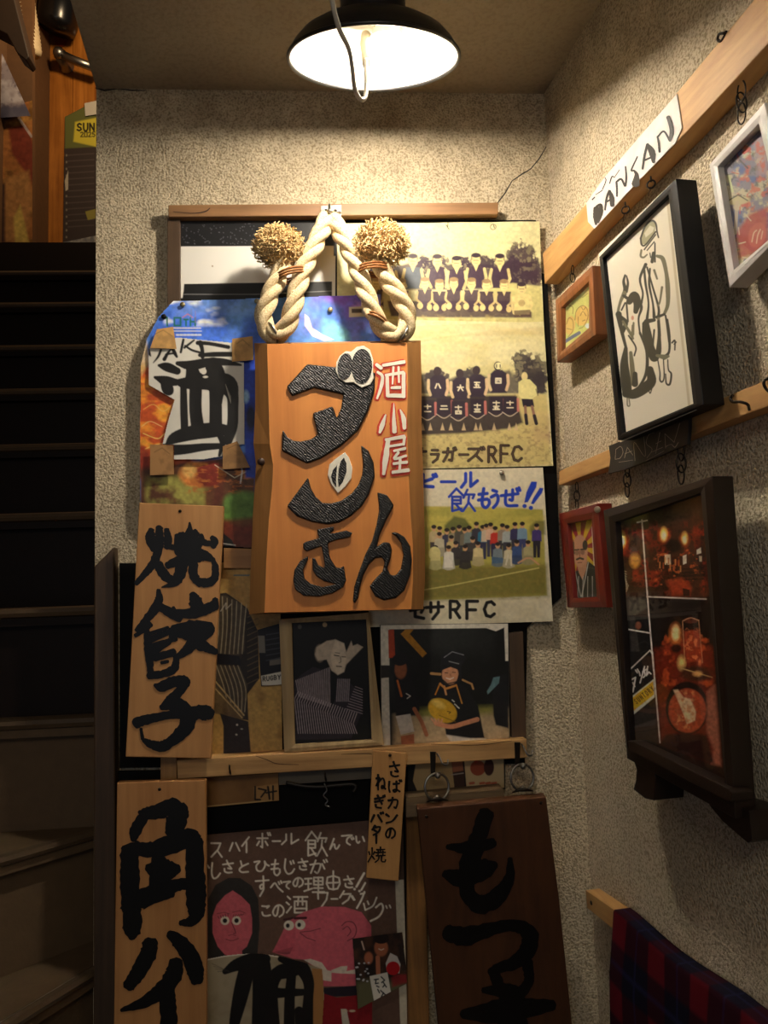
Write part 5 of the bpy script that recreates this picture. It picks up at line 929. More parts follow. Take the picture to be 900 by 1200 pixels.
H_.poly([zq(*p) for p in ((380,700),(420,620),(455,545),(540,490),(640,460),(760,462),(850,490),(900,560),(905,880),(640,880),(560,740),(490,735))], PK); H_.poly([zq(*p) for p in ((380,700),(490,672),(470,710),(440,712))], (120, 62, 66), .8); H_.poly([zq(*p) for p in ((378,700),(430,615),(500,560),(500,700))], (196, 84, 98), .5, 2)
for cx, cy in ((466,560),(526,556)): H_.ell(*zq(cx,cy), 6, 5.8, (228, 218, 198)); H_.ell(*zq(cx-6,cy+1), 2.2, 2.6, (30, 24, 24))
H_.line([zq(440,530), zq(485,520)], (70, 30, 34), 2.2); H_.line([zq(497,522), zq(556,520)], (70, 30, 34), 2.8); H_.line([zq(525,595), zq(580,590), zq(632,575)], (70, 34, 40), .8); H_.line([zq(525,600), zq(560,625), zq(605,640)], (70, 34, 40), .8)
H_.line([zq(745,560), zq(770,540), zq(805,545), zq(822,580), zq(810,620), zq(775,640)], (90, 40, 48), 1.0, smooth=True); H_.line([zq(750,580), zq(775,565), zq(792,590), zq(775,615)], (90, 40, 48), .9, smooth=True)
H_.poly([zq(*p) for p in ((545,740),(580,735),(640,755),(668,795),(690,800),(690,855),(645,848),(640,800),(600,775))], (220, 206, 186)); H_.poly([zq(*p) for p in ((690,795),(740,775),(775,772),(770,800),(820,790),(815,815),(740,812),(690,808))], (220, 206, 186))
H_.poly([zq(*p) for p in ((640,890),(905,870),(905,930),(640,935))], (36, 30, 40)); H_.poly([zq(*p) for p in ((640,915),(720,940),(905,920),(905,1200),(640,1200))], (138, 26, 34)); H_.poly([zq(*p) for p in ((740,1000),(770,1000),(790,1100),(750,1100))], (206, 196, 176)); H_.poly([(462,1000),(472,998),(478,1225),(470,1225)], (206, 196, 172)); H_.poly([(462,958),(478,958),(478,1030),(462,1032)], (80, 62, 52))
for x in (760, 800): H_.ell(*zq(x,1010), 3.5, 1.4, (206, 190, 160), .9)
H_.mottle(3, .16, 313)
H_.build('chalk_poster', label='brown poster with white chalk handwriting and two pink painted heads', cat='poster')
zt = lambda p: zoomed(235, 1060, 4.5, p)
ol = [q_[:2] for q_ in zt([(30,288),(120,270),(210,260),(320,258),(440,275),(540,302),(640,340),(652,480),(640,660),(650,760),(30,760)])]
T2 = Sheet([(241,1115),(381,1115),(381,1227),(241,1227)], bw(.021), 1.7, (166, 152, 124), .004, 95, outline=ol); T2.cloud(24, (140, 124, 96), .44, .66, .6, 96); T2.poly([q_[:2] for q_ in zt([(588,335),(645,340),(655,700),(588,700)])], (172, 122, 70))
T2.line([q_[:2] for q_ in zt([(32,290),(120,272),(210,262),(320,260),(440,278),(540,305)])], (226, 218, 200), 1.8)
for S_ in ([(130,352,30),(190,318,64),(280,296,86),(345,285,50)],[(252,310,84),(218,450,84),(182,610,60),(175,660,40)],[(320,320,100),(330,450,112),(330,680,124)],[(425,285,36),(520,320,76),(568,400,60),(568,500,54),(555,690,80)],[(412,360,56),(388,450,40),(395,680,54)],[(480,370,50),(470,500,56),(468,690,60)],[(400,465,56),(540,460,36)],[(520,560,50),(535,690,66)],[(350,400,60),(370,470,50)],[(400,360,60),(440,350,80),(500,350,50)]): T2.line(zt(S_), (20, 18, 17), soft=1.0, smooth=True)
for i in range(4): T2.line([q_[:2] for q_ in zt([(60+i*10,310+i*14),(150,350)])], (60, 54, 46), .6, .7)
T2.build('brushed_sheet', label='torn paper scrap with thick black brush strokes, over the lower part of the chalk poster', cat='sheet')
zu = lambda x, y: (400+x/7.5, 1050+y/7.5)
U_ = Sheet([zu(98,375), zu(535,318), zu(590,760), zu(135,1000)], bw(.021), 1.9, (40, 30, 26), .001, 97, outline=[zu(98,375), zu(535,318), zu(600,900), zu(420,985), zu(150,1030)])
U_.q = None
U_.cloud(16, (84, 52, 36), .45, .66, .8, 98); U_.poly([zu(*p) for p in ((130,760),(300,720),(600,780),(600,1000),(130,1030))], (96, 92, 64), 1, 8)
U_.ell(*zu(350,455), 8, 10, (176, 104, 70), 1, 2); U_.ell(*zu(350,375), 9, 6, (34, 24, 22)); U_.ell(*zu(240,545), 5, 7, (190, 112, 78), 1, 2); U_.line([zu(180,400), zu(200,470)], (200, 170, 150), 1.6); U_.line([zu(320,540), zu(325,680)], (190, 116, 82), 5); U_.poly([zu(*p) for p in ((430,500),(490,530),(520,600),(510,680),(400,660),(390,590))], (214, 204, 194)); U_.ell(*zu(455,635), 8, 8, (190, 26, 34)); U_.line([zu(330,465), zu(350,475), zu(372,465)], (236, 210, 190), 1.2); U_.poly([zu(*p) for p in ((440,720),(480,690),(570,690),(580,760),(450,800))], (150, 40, 44), .8, 3)
for i in range(14): U_.ell(*zu(130+rng.random()*120, 580+rng.random()*180), 1.2, 1, (206, 206, 210), .9)
U_.poly([zu(*p) for p in ((248,705),(405,670),(450,930),(290,938))], (222, 216, 202))
for S_ in ([(350,710),(380,740),(355,760)],[(370,760),(395,800)],[(380,780),(365,800)],[(345,830),(400,880)],[(370,850),(350,890)],[(390,870),(380,920)],[(400,900),(415,905)],[(290,735),(325,730)],[(305,735),(300,770),(325,765)],[(310,790),(330,800)],[(320,820),(335,850)]): U_.line([zu(*p) for p in S_], (34, 34, 40), 1.5)
U_.build('snapshot', label='small snapshot of a smiling child in red and white, pinned over the chalk poster', cat='photograph')
# ================================================================== right wall: rails, pictures, chains
def rrail(name, quad, d, label, mat):
    mb = MB(); slab(mb, quad, rw(d), d-.001); return tag(mb.build(name, mat, bevel=.0015), label, 'rail')
rrail('picture_rail', [(636,297),(690,235),(795,106),(883,0),(960,-93),(960,-16),(900,51),(797,163),(697,267),(638,333)], .034, 'upper pine picture rail sloping along the right wall', M_PINE_Y)
rrail('picture_rail', [(655,552),(710,528),(807,483),(900,444),(975,413),(975,447),(900,476),(807,511),(655,569)], .028, 'lower pine picture rail on the right wall, above the dark collage frame', M_PINE_Y)
# paper label on the upper rail
zl = lambda p: zoomed(640, 90, 5, p)
lb = thing('paper_label', rw(.036).P(742, 190), 'white paper name strip lettered in black brush capitals on the upper picture rail', 'label')
mb = MB(); slab(mb, [q_[:2] for q_ in zl([(235,738),(270,690),(345,585),(470,440),(565,330),(765,100),(795,300),(755,390),(520,630),(282,890),(245,850)])], rw(.0358), .0012); mb.build('strip', plain('label_paper', (228, 220, 212), .6), lb)
mb = MB(); slab(mb, [q_[:2] for q_ in zl([(282,890),(520,630),(755,390),(762,405),(525,652),(300,905)])], rw(.0352), .0010); 
DS = [zl(s_) for s_ in ([(295,770,26),(292,820,24),(292,865,10)],[(295,760,10),(320,752,14),(318,800,22),(300,850,16)],[(345,780,8),(355,710,10),(372,668,12)],[(372,668,10),(385,710,22),(388,755,18)],[(350,735,8),(385,715,8)],[(415,700,8),(415,655,9),(412,618,9)],[(412,615,8),(440,600,9),(462,640,9)],[(465,640,9),(470,590,9),(465,525,6)],[(535,468,6),(500,545,7),(515,550,8),(530,575,18),(525,630,34)],[(565,540,9),(575,470,10),(592,400,11)],[(592,395,12),(620,440,28),(630,500,14)],[(575,490,8),(620,470,8)],[(665,440,10),(660,390,9),(652,350,8)],[(655,350,8),(690,320,8),(725,375,9)],[(725,375,12),(735,310,18),(715,235,16)],
  [(290,690,3),(330,665,3)],[(330,660,3),(350,610,4),(345,590,3)],[(372,625,4),(385,585,5),(400,590,3)],[(400,590,3),(430,545,3)],[(270,720,6),(285,705,5)])]
DS = [[(p[0], p[1], p[2]*1.4) for p in s_] for s_ in DS]
ink(DS, rw(.0361), 'lettering', plain('grey_ink', (44, 42, 40), .5), lb, 'black hand-lettered capitals')
# chalk slate on the lower rail
zz = lambda p: zoomed(700, 360, 6, p)
sl = thing('slate_sign', rw(.031).P(757, 545), 'black slate strip with scratched chalk capitals on the lower picture rail', 'sign')
mb = MB(); slab(mb, [q_[:2] for q_ in zz([(78,975),(200,925),(400,848),(640,732),(640,850),(632,965),(400,1062),(200,1140),(75,1172),(90,1060)])], rw(.036), .006); mb.build('slate', plain('slate', (38, 35, 32), .6, bump=.15), sl, bevel=.001)
DN = [zz(s_) for s_ in ([(130,1000,3),(125,1070,3)],[(130,1000,3),(165,980,3),(180,1020,3),(160,1060,3),(125,1070,3)],[(190,1060,3),(210,990,3)],[(210,985,3),(250,1040,3)],[(195,1030,3),(245,1010,3)],[(265,1080,3),(260,950,3),(335,1050,3),(325,900,3)],[(350,1060,3),(385,1000,3),(345,960,3),(360,900,3),(400,880,3)],[(410,1030,3),(440,880,3)],[(410,960,3),(450,940,3)],[(475,890,3),(480,990,3)],[(475,890,3),(540,950,3)],[(540,950,3),(580,815,3)],[(480,980,3),(520,965,3),(545,985,5),(570,950,4)],[(380,1020,3),(460,985,3)],[(340,1080,2),(470,1010,2)],[(150,1090,2),(250,1075,2)])]
ink(DN, rw(.0363), 'chalk_lettering', plain('chalk', (176, 168, 152), .8), sl, 'thin pale chalk capitals', .2)
def rframe(name, outer, inner, d, depth, mat, label, paint, col, res=2.0, glass=True, ridge=.0015, lip=.012, cat='picture frame', tilt=None, art_name='picture'):
    pl = rw(d) if tilt is None else tilt
    root = thing(name, pl.P(*np.array(outer).mean(0)), label, cat)
    px_frame(root, outer, inner, pl, depth, mat, ridge, lip)
    sh = Sheet(grow(inner, 1.08), pl.off(-lip*.75), res, col, 0, 5); paint(sh); sh.build(art_name, root)
    if glass: pane(root, inner, pl.off(-lip*.35))
    return root
# ink drawing of a couple
def p_draw(s):
    s.cloud(40, (214, 208, 190), .45, .7, .5, 110); k = (60, 58, 48); k2 = (110, 106, 84)
    s.line([(707,308),(727,506)], (196, 184, 156), 3); s.line([(782,232),(808,478)], (196, 184, 156), 3)
    d1 = lambda p: zoomed(700, 200, 6, p); d2 = lambda p: zoomed(700, 360, 6, p)
    s.poly([q_[:2] for q_ in d1([(305,470),(340,390),(380,350),(410,370),(405,430),(340,520),(310,515)])], (150, 146, 116)); s.poly([q_[:2] for q_ in d1([(330,440),(370,385),(400,400),(390,430),(340,470)])], (206, 200, 178), .8)
    L_ = [d1(q_) for q_ in ([(305,475,8),(335,395,8),(380,352,8),(410,370,8),(420,430,7),(430,470,6)],[(305,480,8),(312,520,8),(340,520,7),(410,430,7)],[(330,555,6),(410,450,6)],[(310,560,9),(305,600,9),(325,610,8),(350,590,6)],[(350,560,5),(400,500,5)],[(370,580,5),(375,610,5)],[(405,510,6),(405,640,8)],[(395,580,14),(385,640,14)],[(420,600,12),(460,620,18),(485,720,16),(495,820,20),(495,940,16),(470,1010,12)],[(340,660,14),(300,760,10),(320,860,8),(310,930,10)],[(330,700,10),(340,800,10),(360,930,8),(350,1040,12)],[(350,680,8),(390,820,8),(430,960,10),(430,1030,12)],[(420,760,8),(400,700,10)],[(455,820,10),(440,920,8),(425,950,8)],[(370,690,8),(365,800,10),(390,930,8),(400,1030,14)],[(420,1030,14),(470,1010,10)],[(345,1060,20),(400,1050,14)],
       [(195,735,8),(185,780,12),(195,830,16),(190,870,18)],[(205,740,6),(215,790,10),(205,850,12)],[(190,860,18),(160,930,12),(145,1010,12),(160,1090,14)],[(185,880,12),(230,910,14)],[(225,920,26),(260,880,36),(280,930,32),(270,990,20)],[(205,930,8),(215,1060,8)],[(280,880,10),(310,960,12),(290,1040,8),(300,1150,8)],[(165,1040,26),(200,1070,20),(180,1130,16)],[(250,1090,10),(245,1180,10)],[(195,930,7),(170,980,7)],[(330,1080,10),(350,1160,26)],[(430,1040,12),(440,1160,10)],[(480,1020,8),(490,1090,8),(505,1200,10)])]
    L_ += [d2(q_) for q_ in ([(150,50,26),(170,160,16),(200,280,12)],[(180,100,10),(230,180,12),(250,220,10)],[(200,290,16),(190,400,34),(200,520,44),(210,600,40)],[(235,320,14),(245,420,20),(255,540,20)],[(255,110,8),(250,190,12)],[(300,180,10),(345,300,12),(350,420,14),(330,500,12),(280,580,10)],[(200,610,30),(260,610,40),(330,570,44),(380,520,40),(370,440,30)],[(265,470,20),(265,540,26)],[(340,120,30),(350,200,40),(370,290,40),(400,350,40)],[(430,100,12),(435,200,14),(430,310,24),(410,360,24)],[(490,90,12),(505,200,12),(505,310,10),(470,355,18)],[(420,340,12),(470,350,20),(500,345,10)],[(425,370,5),(440,460,6),(440,510,7),(455,525,7),(470,490,6),(465,370,5)],[(495,370,5),(500,440,6),(520,470,8),(510,540,9),(485,535,7),(480,470,5)],[(210,640,5),(212,690,6),(228,690,5),(222,640,5)],[(360,580,5),(372,605,5),(385,565,5)],[(525,250,7),(545,235,7),(545,300,6)],[(540,260,5),(555,245,5)],[(400,160,8),(390,280,8)],[(220,200,7),(270,280,7),(260,340,7)])]
    for q_ in L_: s.line([(p[0], p[1], p[2]*1.7) for p in q_], k if rng.random() > .25 else k2, soft=.7, smooth=True)
    s.ell(*d1([(248,1035)])[0], 1.6, 2.6, (190, 110, 80), .8)
M_BLKFR = plain('black_lacquer', (10, 11, 15), .45, spec=.25)
rframe('framed_drawing', [(702,301),(792,209),(824,474),(724,516)], [(706,303),(783,228),(812,473),(729,508)], .064, .032, M_BLKFR, 'tall black box frame with an ink drawing of a couple in coats', p_draw, (222, 214, 194), 1.9, False, .0006, .010)
# small brown frame with two cartoon heads on green
def p_small(s):
    s.cloud(14, (206, 200, 120), .4, .65, .8, 120); s.cloud(10, (150, 176, 90), .5, .7, .7, 121)
    v = lambda x, y: (640+x/8, 290+y/8)
    s.ell(*v(340,640), 8, 12, (216, 178, 96), 1, 1, .25); s.ell(*v(225,730), 6, 11, (210, 176, 96), 1, 1, .15)
    for a in ([(270,680),(285,590),(340,545),(385,580),(390,660),(350,740),(310,760)],[(320,640),(345,600),(375,640)],[(190,720),(215,660),(250,690),(250,780),(205,840)],[(195,760),(240,770)],[(340,690),(365,680)],[(300,650),(300,740)],[(330,560),(350,585),(370,560)],[(200,540),(250,560),(250,620)],[(340,470),(390,430)]): s.line([v(*p) for p in a], (110, 76, 36), .8, .9, smooth=True)
    s.line([v(150,900), v(260,830), v(310,800)], (70, 86, 130), 4); s.ell(*v(390,735), 3, 3, (196, 210, 220))
rframe('framed_cartoon', [(651,352),(694,311),(698,392),(653,425)], [(658,360),(690,330),(690,384),(658,412)], .040, .030, wood('walnut_frame', (96, 52, 26), (150, 88, 44), 'z', 1.4, .4, .1), 'small brown wooden frame with two cartoon heads on green', p_small, (196, 200, 110), 2.4)
# white frame with a colourful painting
def p_col(s):
    v = lambda x, y: (820+x/4.45, 80+y/4.45)
    s.cloud(14, (70, 90, 150), .42, .6, .9, 130); s.cloud(9, (206, 196, 160), .5, .62, .9, 131); s.cloud(7, (60, 56, 60), .56, .68, .8, 132)
    s.poly([v(*p) for p in ((290,380),(356,330),(356,560),(300,560))], (190, 150, 140), .8, 6); s.poly([v(*p) for p in ((190,860),(260,760),(356,720),(356,930),(230,990),(200,1000))], (176, 60, 50), .9, 5); s.cloud(6, (196, 84, 64), .5, .64, .8, 134, box=(862,160,905,250,6))
    s.ell(*v(300,870), 10, 15, (196, 96, 84), 1, 2, .3); s.line([v(272,905), v(282,860), v(296,845)], (236, 214, 186), 1.3, .8, smooth=True); s.line([v(296,912), v(303,870), v(316,840)], (236, 214, 186), 1.3, .8, smooth=True); s.line([v(320,890), v(328,850)], (236, 214, 186), 1.2, .7)
    s.ell(*v(200,690), 14, 5, (196, 186, 140), 1, 1.5, -.1); s.line([v(150,690), v(200,660), v(250,690)], (70, 66, 50), 1.4); s.line([v(195,700), v(185,860)], (196, 180, 150), 4, .8); s.line([v(150,560), v(170,640)], (200, 206, 150), 3); s.line([v(230,440), v(260,420)], (196, 70, 50), 4); s.line([v(210,480), v(250,520)], (60, 56, 60), 2)
    for i in range(26): x, y = rng.uniform(845, 915), rng.uniform(160, 310); a = rng.uniform(0, 3.14); s.line([(x, y), (x+8*math.cos(a), y+8*math.sin(a))], [(60,60,70),(220,210,180),(190,70,56),(64,90,160)][i % 4], 1.3, .8)
rframe('framed_painting', [(831,193),(896,120),(928,262),(855,337)], [(841,195),(889,145),(918,266),(860,316)], .036, .026, plain('white_lacquer', (226, 222, 214), .4), 'white picture frame holding a crowded colourful painting', p_col, (130, 126, 140), 1.9)
# red frame with portrait
def p_port(s):
    v = lambda x, y: (645+x/4.5, 480+y/4.5); Y_ = (222, 186, 40); RD = (156, 34, 40); c_ = (160, 730)
    s.poly([(655,600),(705,600),(705,705),(655,705)], RD)
    for a in range(0, 360, 36):
        a0, a1 = math.radians(a), math.radians(a+18); s.poly([v(*c_), v(c_[0]+200*math.cos(a0), c_[1]+300*math.sin(a0)), v(c_[0]+200*math.cos(a1), c_[1]+300*math.sin(a1))], Y_)
    s.line([v(220,620), v(232,830)], (226, 216, 206), 1.6); s.ell(*v(205,660), 1.4, 4, (190,40,40))
    s.poly([v(*p) for p in ((105,890),(120,860),(160,840),(200,800),(240,830),(248,1000),(115,1000))], (40, 42, 44)); s.poly([v(*p) for p in ((140,820),(195,790),(190,840),(170,900),(150,860))], (206, 150, 120))
    s.ell(*v(156,745), 9, 19, (214, 160, 130), 1, 1); s.ell(*v(183,715), 3, 6, (40, 36, 36)); s.line([v(122,700), v(125,760)], (40, 36, 36), 1.4)
    s.line([v(128,740), v(150,738)], (30, 28, 28), 1.6); s.line([v(160,738), v(182,735)], (30, 28, 28), 1.6); s.ell(*v(140,755), 2.6, 3, (40,36,36), .5); s.ell(*v(170,752), 2.6, 3, (40,36,36), .5); s.line([v(140,790), v(155,783), v(172,788)], (30, 28, 28), 2.4); s.line([v(145,808), v(165,806)], (120, 60, 50), 1); s.line([v(155,745), v(155,775)], (150, 100, 80), .9)
    for x in range(5): s.line([v(125+x*24,880), v(118+x*26,990)], (200, 200, 196), .8, .9)
    s.line([v(200,805), v(165,985)], (206, 206, 200), 1); s.line([v(130,850), v(160,985)], (190, 190, 186), .9)
M_REDFR = plain('red_brown_lacquer', (112, 30, 20), .35)
rf_ = rframe('framed_portrait', [(655,602),(700,590),(711,712),(665,712)], [(664.5,614),(693,608),(699,699),(672,701)], .036, .028, M_REDFR, 'small red-brown frame with a poster-style portrait of a bald man in a robe', p_port, (156, 34, 40), 2.6)
mb = MB(); mb.ball(rw(.036).P(700, 597), .006, 14); mb.build('corner_rosette', plain('pale_rosette', (150, 140, 120), .6), rf_, smooth=True, label='pale lump on the corner')
# large dark collage frame
def p_coll(s):
    v = lambda x, y: (700+x/5.456, 560+y/5.456); u = lambda x, y: (710+x/4.737, 760+y/4.737)
    s.cloud(30, (52, 28, 18), .4, .7, .8, 140)
    s.poly([v(*p) for p in ((120,260),(640,130),(700,800),(330,760),(130,760))], (66, 38, 24), 1, 4)
    s.poly([v(*p) for p in ((110,230),(640,100),(650,220),(400,300),(120,320))], (58, 54, 38), .9, 10); s.cloud(12, (150, 44, 20), .48, .64, .85, 141, box=(722,608,832,702,8)); s.cloud(6, (30, 22, 16), .52, .66, .8, 142, box=(720,600,832,702,6)); s.cloud(5, (196, 96, 40), .58, .68, .8, 143, box=(765,640,826,690,5))
    for x, y, r_ in ((155,395,5.2),(425,360,4.2),(558,385,3.6)): s.ell(*v(x, y+10), r_*1.5, r_*2.1, (190, 80, 24), .8, 5); s.ell(*v(x, y), r_, r_*1.9, (246, 196, 96), 1, 2.5); s.ell(*v(x, y+10), r_*.6, r_*1.1, (255, 240, 196), 1, 2)
    s.ell(*v(240,530), 6, 8, (226, 160, 60), .9, 4); s.ell(*v(485,435), 10, 8, (20, 14, 12), .95, 4)
    s.poly([v(*p) for p in ((430,490),(468,490),(470,555),(432,555))], (206, 190, 160), .9); s.poly([v(*p) for p in ((545,500),(570,490),(570,545),(548,555))], (226, 220, 206), .95); s.poly([v(*p) for p in ((635,460),(662,445),(665,480),(635,490))], (220, 214, 200), .9); s.poly([v(*p) for p in ((650,500),(668,500),(668,535),(652,535))], (206, 196, 170), .9)
    for i in range(14): s.poly([v(385+i*11,500+(i*37)%70), v(393+i*11,500+(i*37)%70), v(393+i*11,540+(i*37)%70), v(385+i*11,540+(i*37)%70)], [(176,90,40),(206,140,80),(60,30,20)][i % 3], .8)
    for i in range(4): s.line([v(545,585+i*22), v(680,575+i*24)], (30, 20, 18), 1.6, .9)
    s.poly([v(*p) for p in ((440,660),(540,640),(600,700),(590,750),(480,755))], (170, 62, 30), .8, 5); s.poly([v(*p) for p in ((545,705),(590,715),(590,755),(550,755))], (24, 16, 14), .9)
    s.poly([v(*p) for p in ((200,760),(310,770),(320,830),(240,880),(200,880))], (84, 78, 70), .8, 3)
    for i in range(9): s.line([v(150+i*6,590+i*12), v(185,600+i*16)], (200, 190, 160), .9, .7)
    s.poly([v(*p) for p in ((320,775),(690,780),(740,1250),(360,1250))], (30, 18, 14), 1, 2); s.poly([v(*p) for p in ((170,880),(330,890),(350,1250),(130,1250))], (18, 15, 15), 1, 2)
    s.poly([v(*p) for p in ((205,890),(240,890),(270,1110),(215,1110))], (70, 66, 62), .6, 1.5); s.ell(*v(262,945), 3.4, 4.4, (150, 84, 56), .9, 2)
    s.poly([v(*p) for p in ((430,1060),(560,1020),(720,1080),(740,1260),(370,1260))], (150, 52, 24), .95, 10); s.poly([u(*p) for p in ((262,0),(590,0),(640,650),(300,520))], (120, 36, 18), .9, 8); s.cloud(10, (196, 84, 36), .5, .66, .8, 146, box=(770,740,838,830,6))
    s.ell(*v(500,1000), 7, 12, (214, 120, 50), .9, 5); s.ell(*v(500,990), 4.4, 8.4, (255, 226, 160), 1, 3); s.ell(*v(505,1090), 6, 5, (30, 16, 12), .9, 3)
    s.line([v(545,920), v(560,1180)], (206, 150, 110), 1, .8); s.line([v(648,910), v(672,1180)], (206, 150, 110), 1, .8); s.ell(*v(597,912), 9, 3.4, (120, 60, 40), .6, 1); s.line([v(546,915), v(597,895), v(648,912)], (214, 170, 130), .9, .8, smooth=True); s.poly([v(*p) for p in ((555,980),(650,970),(668,1170),(570,1180))], (176, 66, 34), .85, 3); s.cloud(5, (226, 130, 80), .54, .66, .8, 147, box=(800,735,824,780,3))
    s.ell(*u(420,80), 4, 7, (255, 216, 130), .9, 5); s.ell(*u(500,140), 18, 9, (70, 40, 22), .9, 4); s.line([u(420,110), u(590,160)], (214, 180, 120), 1.2, .7); s.ell(*u(510,140), 5, 3, (236, 180, 110), .8, 3)
    s.ell(*u(450,330), 25, 31, (40, 24, 20), 1, 2); s.ell(*u(452,345), 22, 26, (176, 74, 40), 1, 2); s.poly([u(*p) for p in ((375,230),(400,228),(430,270),(470,280),(500,350),(495,400),(450,420),(425,350))], (220, 186, 146), 1, 2); s.cloud(4, (206, 140, 90), .5, .64, .8, 148, box=(790,808,816,856,4))
    s.poly([u(*p) for p in ((560,240),(605,200),(640,650),(585,640),(600,560),(560,460))], (176, 108, 84), .9, 4); s.poly([u(*p) for p in ((330,480),(420,470),(560,480),(600,640),(300,530))], (34, 22, 20), .9, 4)
    W_ = (214, 206, 196)
    s.line([v(285,270), v(305,560), v(330,880), v(360,1230)], W_, 1.6); s.line([v(255,285), v(318,272)], W_, 1.6); s.line([v(318,760), v(695,775)], W_, 1.6); s.line([v(175,965), v(335,992)], W_, 1.6); s.line([u(258,20), u(300,522)], W_, 1.6)
    s.poly([u(*p) for p in ((125,140),(240,30),(262,150),(150,260))], (16, 14, 14)); s.line([u(122,150), u(130,120), u(245,10), u(258,30)], W_, 1.4)
    for S_ in ([(130,180),(165,160),(150,240)],[(150,190),(160,210)],[(165,120),(175,135)],[(175,115),(183,130)],[(185,130),(190,150)],[(215,100),(190,190)],[(205,130),(225,115)],[(212,110),(218,150),(208,160)],[(232,100),(225,150),(238,130),(250,140)]): s.line([u(*p) for p in S_], (226, 220, 210), 1.6)
    s.poly([u(*p) for p in ((138,270),(265,170),(272,270),(150,370))], (226, 220, 208)); s.poly([u(*p) for p in ((145,275),(262,180),(268,255),(155,345))], (226, 176, 40))
    for i, ch in enumerate('SUNTORY'): s.glyph(ch, *u(166+i*15.0, 294-i*11.8), 2.4, 6.0, (30, 26, 24), .8, rot=-.66)
    s.poly([u(*p) for p in ((150,380),(275,300),(290,520),(160,520))], (44, 40, 38), .9, 5); s.mottle(3, .4, 320); s.C = np.minimum(s.C*1.4, .95)
cf = rframe('framed_collage', [(707,598),(835,558),(862,960),(735,889)], [(721,612),(821,578),(850,928),(738,868)], .060, .030, plain('dark_brown_lacquer', (36, 26, 20), .4, spec=.35), 'large dark brown frame with a collage of lantern-lit bar photos, under the slate strip', p_coll, (30, 20, 16), 1.8, True, .002, .014)
# lower ledge of that frame and its two cut-out feet
M_DBR = plain('dark_brown_lacquer', (36, 26, 20), .4, spec=.35)
mb = MB(); slab(mb, [(735,868),(741,869),(853,924),(858,929),(857,940),(850,938),(738,880)], rw(.070), .03); mb.build('bottom_ledge', M_DBR, cf, bevel=.0015)
ft = [(733,884),(748,893),(766,900),(768,912),(766,938),(756,936),(742,925),(745,915),(746,902),(743,893)]
mb = MB(); slab(mb, ft, rw(.058), .05); mb.build('foot', M_DBR, cf, bevel=.001)
ft = [(826,933),(860,942),(878,950),(881,985),(876,988),(862,976),(846,962),(832,945)]
mb = MB(); slab(mb, ft, rw(.050), .045); mb.build('foot', M_DBR, cf, bevel=.001)
# chains and screw eyes
def chain(px, y0, y1, n, d, label, g, s=1.0):
    root = thing('hanging_chain', rw(d).P(px, y1), label, 'chain', g); H = (y1-y0)/n
    for i in range(n):
        c = rw(d).P(px, y0+H*(i+.5)); L_ = H*.68*.0015
        mb = MB(); nn = RN if i % 2 == 0 else RDIR
        mb.torus(c, nn, L_, .0013*s, 20, 6, sx=.55); mb.build('chain_link', M_IRON, root, smooth=True)
    return root
chain(676, 566, 596, 3, .022, 'short dark chain holding the red-brown portrait frame', 'picture chains', .8)
chain(735, 545, 580, 3, .030, 'dark chain under the slate strip, at its corner end, holding the collage frame', 'picture chains')
chain(798, 522, 563, 3, .034, 'dark chain under the slate strip, at its outer end, holding the collage frame', 'picture chains')
chain(671, 312, 330, 2, .026, 'short chain holding the small brown frame', 'picture chains', .7)
chain(869, 100, 140, 3, .022, 'dark chain holding the white frame below the upper rail', 'picture chains', .8)
def eye(px, py, d, label, r=.006):
    root = thing('screw_eye', rw(d).P(px, py), label, 'hook', 'screw eyes on the upper rail'); mb = MB(); mb.torus(rw(d).P(px, py), RDIR*.7+RN*.7, r, .0013, 20, 6); mb.build('eye', M_IRON, root, smooth=True)
    mb = MB(); mb.tube([rw(d).P(px, py-3), rw(d-.002).P(px-.5, py-9)], .0013, 6); mb.build('shank', M_IRON, root, smooth=True)
    mb = MB(); mb.tube([rw(d).P(px-1, py+3), rw(d).P(px-3, py+14)], .001, 6); mb.build('wire', plain('wire', (120, 96, 72), .5, .7), root, smooth=True)
eye(733, 246, .04, 'bare screw eye under the upper rail, nearer the corner'); eye(763, 216, .04, 'bare screw eye under the upper rail, farther from the corner')
def rhook(pts, d, label):
    mb = MB(); mb.tube(crom([rw(d+o).P(x, y) for x, y, o in pts], 5), .0019, 6); tag(mb.build('cup_hook', M_IRON, smooth=True), label, 'hook', 'hooks on the picture rails')
rhook([(878,480,0),(876,474,.012),(868,471,.018),(859,471,.018),(856,467,.016),(859,463,.012)], .029, 'dark open hook on the lower picture rail')
rhook([(903,460,0),(898,456,.012),(895,450,.018),(897,445,.016),(903,443,.014)], .029, 'dark hook on the lower picture rail at the picture edge')
rhook([(851,36,.004),(850,40,.004),(845,48,.004),(841,46,.004),(843,40,.006),(849,39,.01)], .03, 'dark hook on top of the upper picture rail')
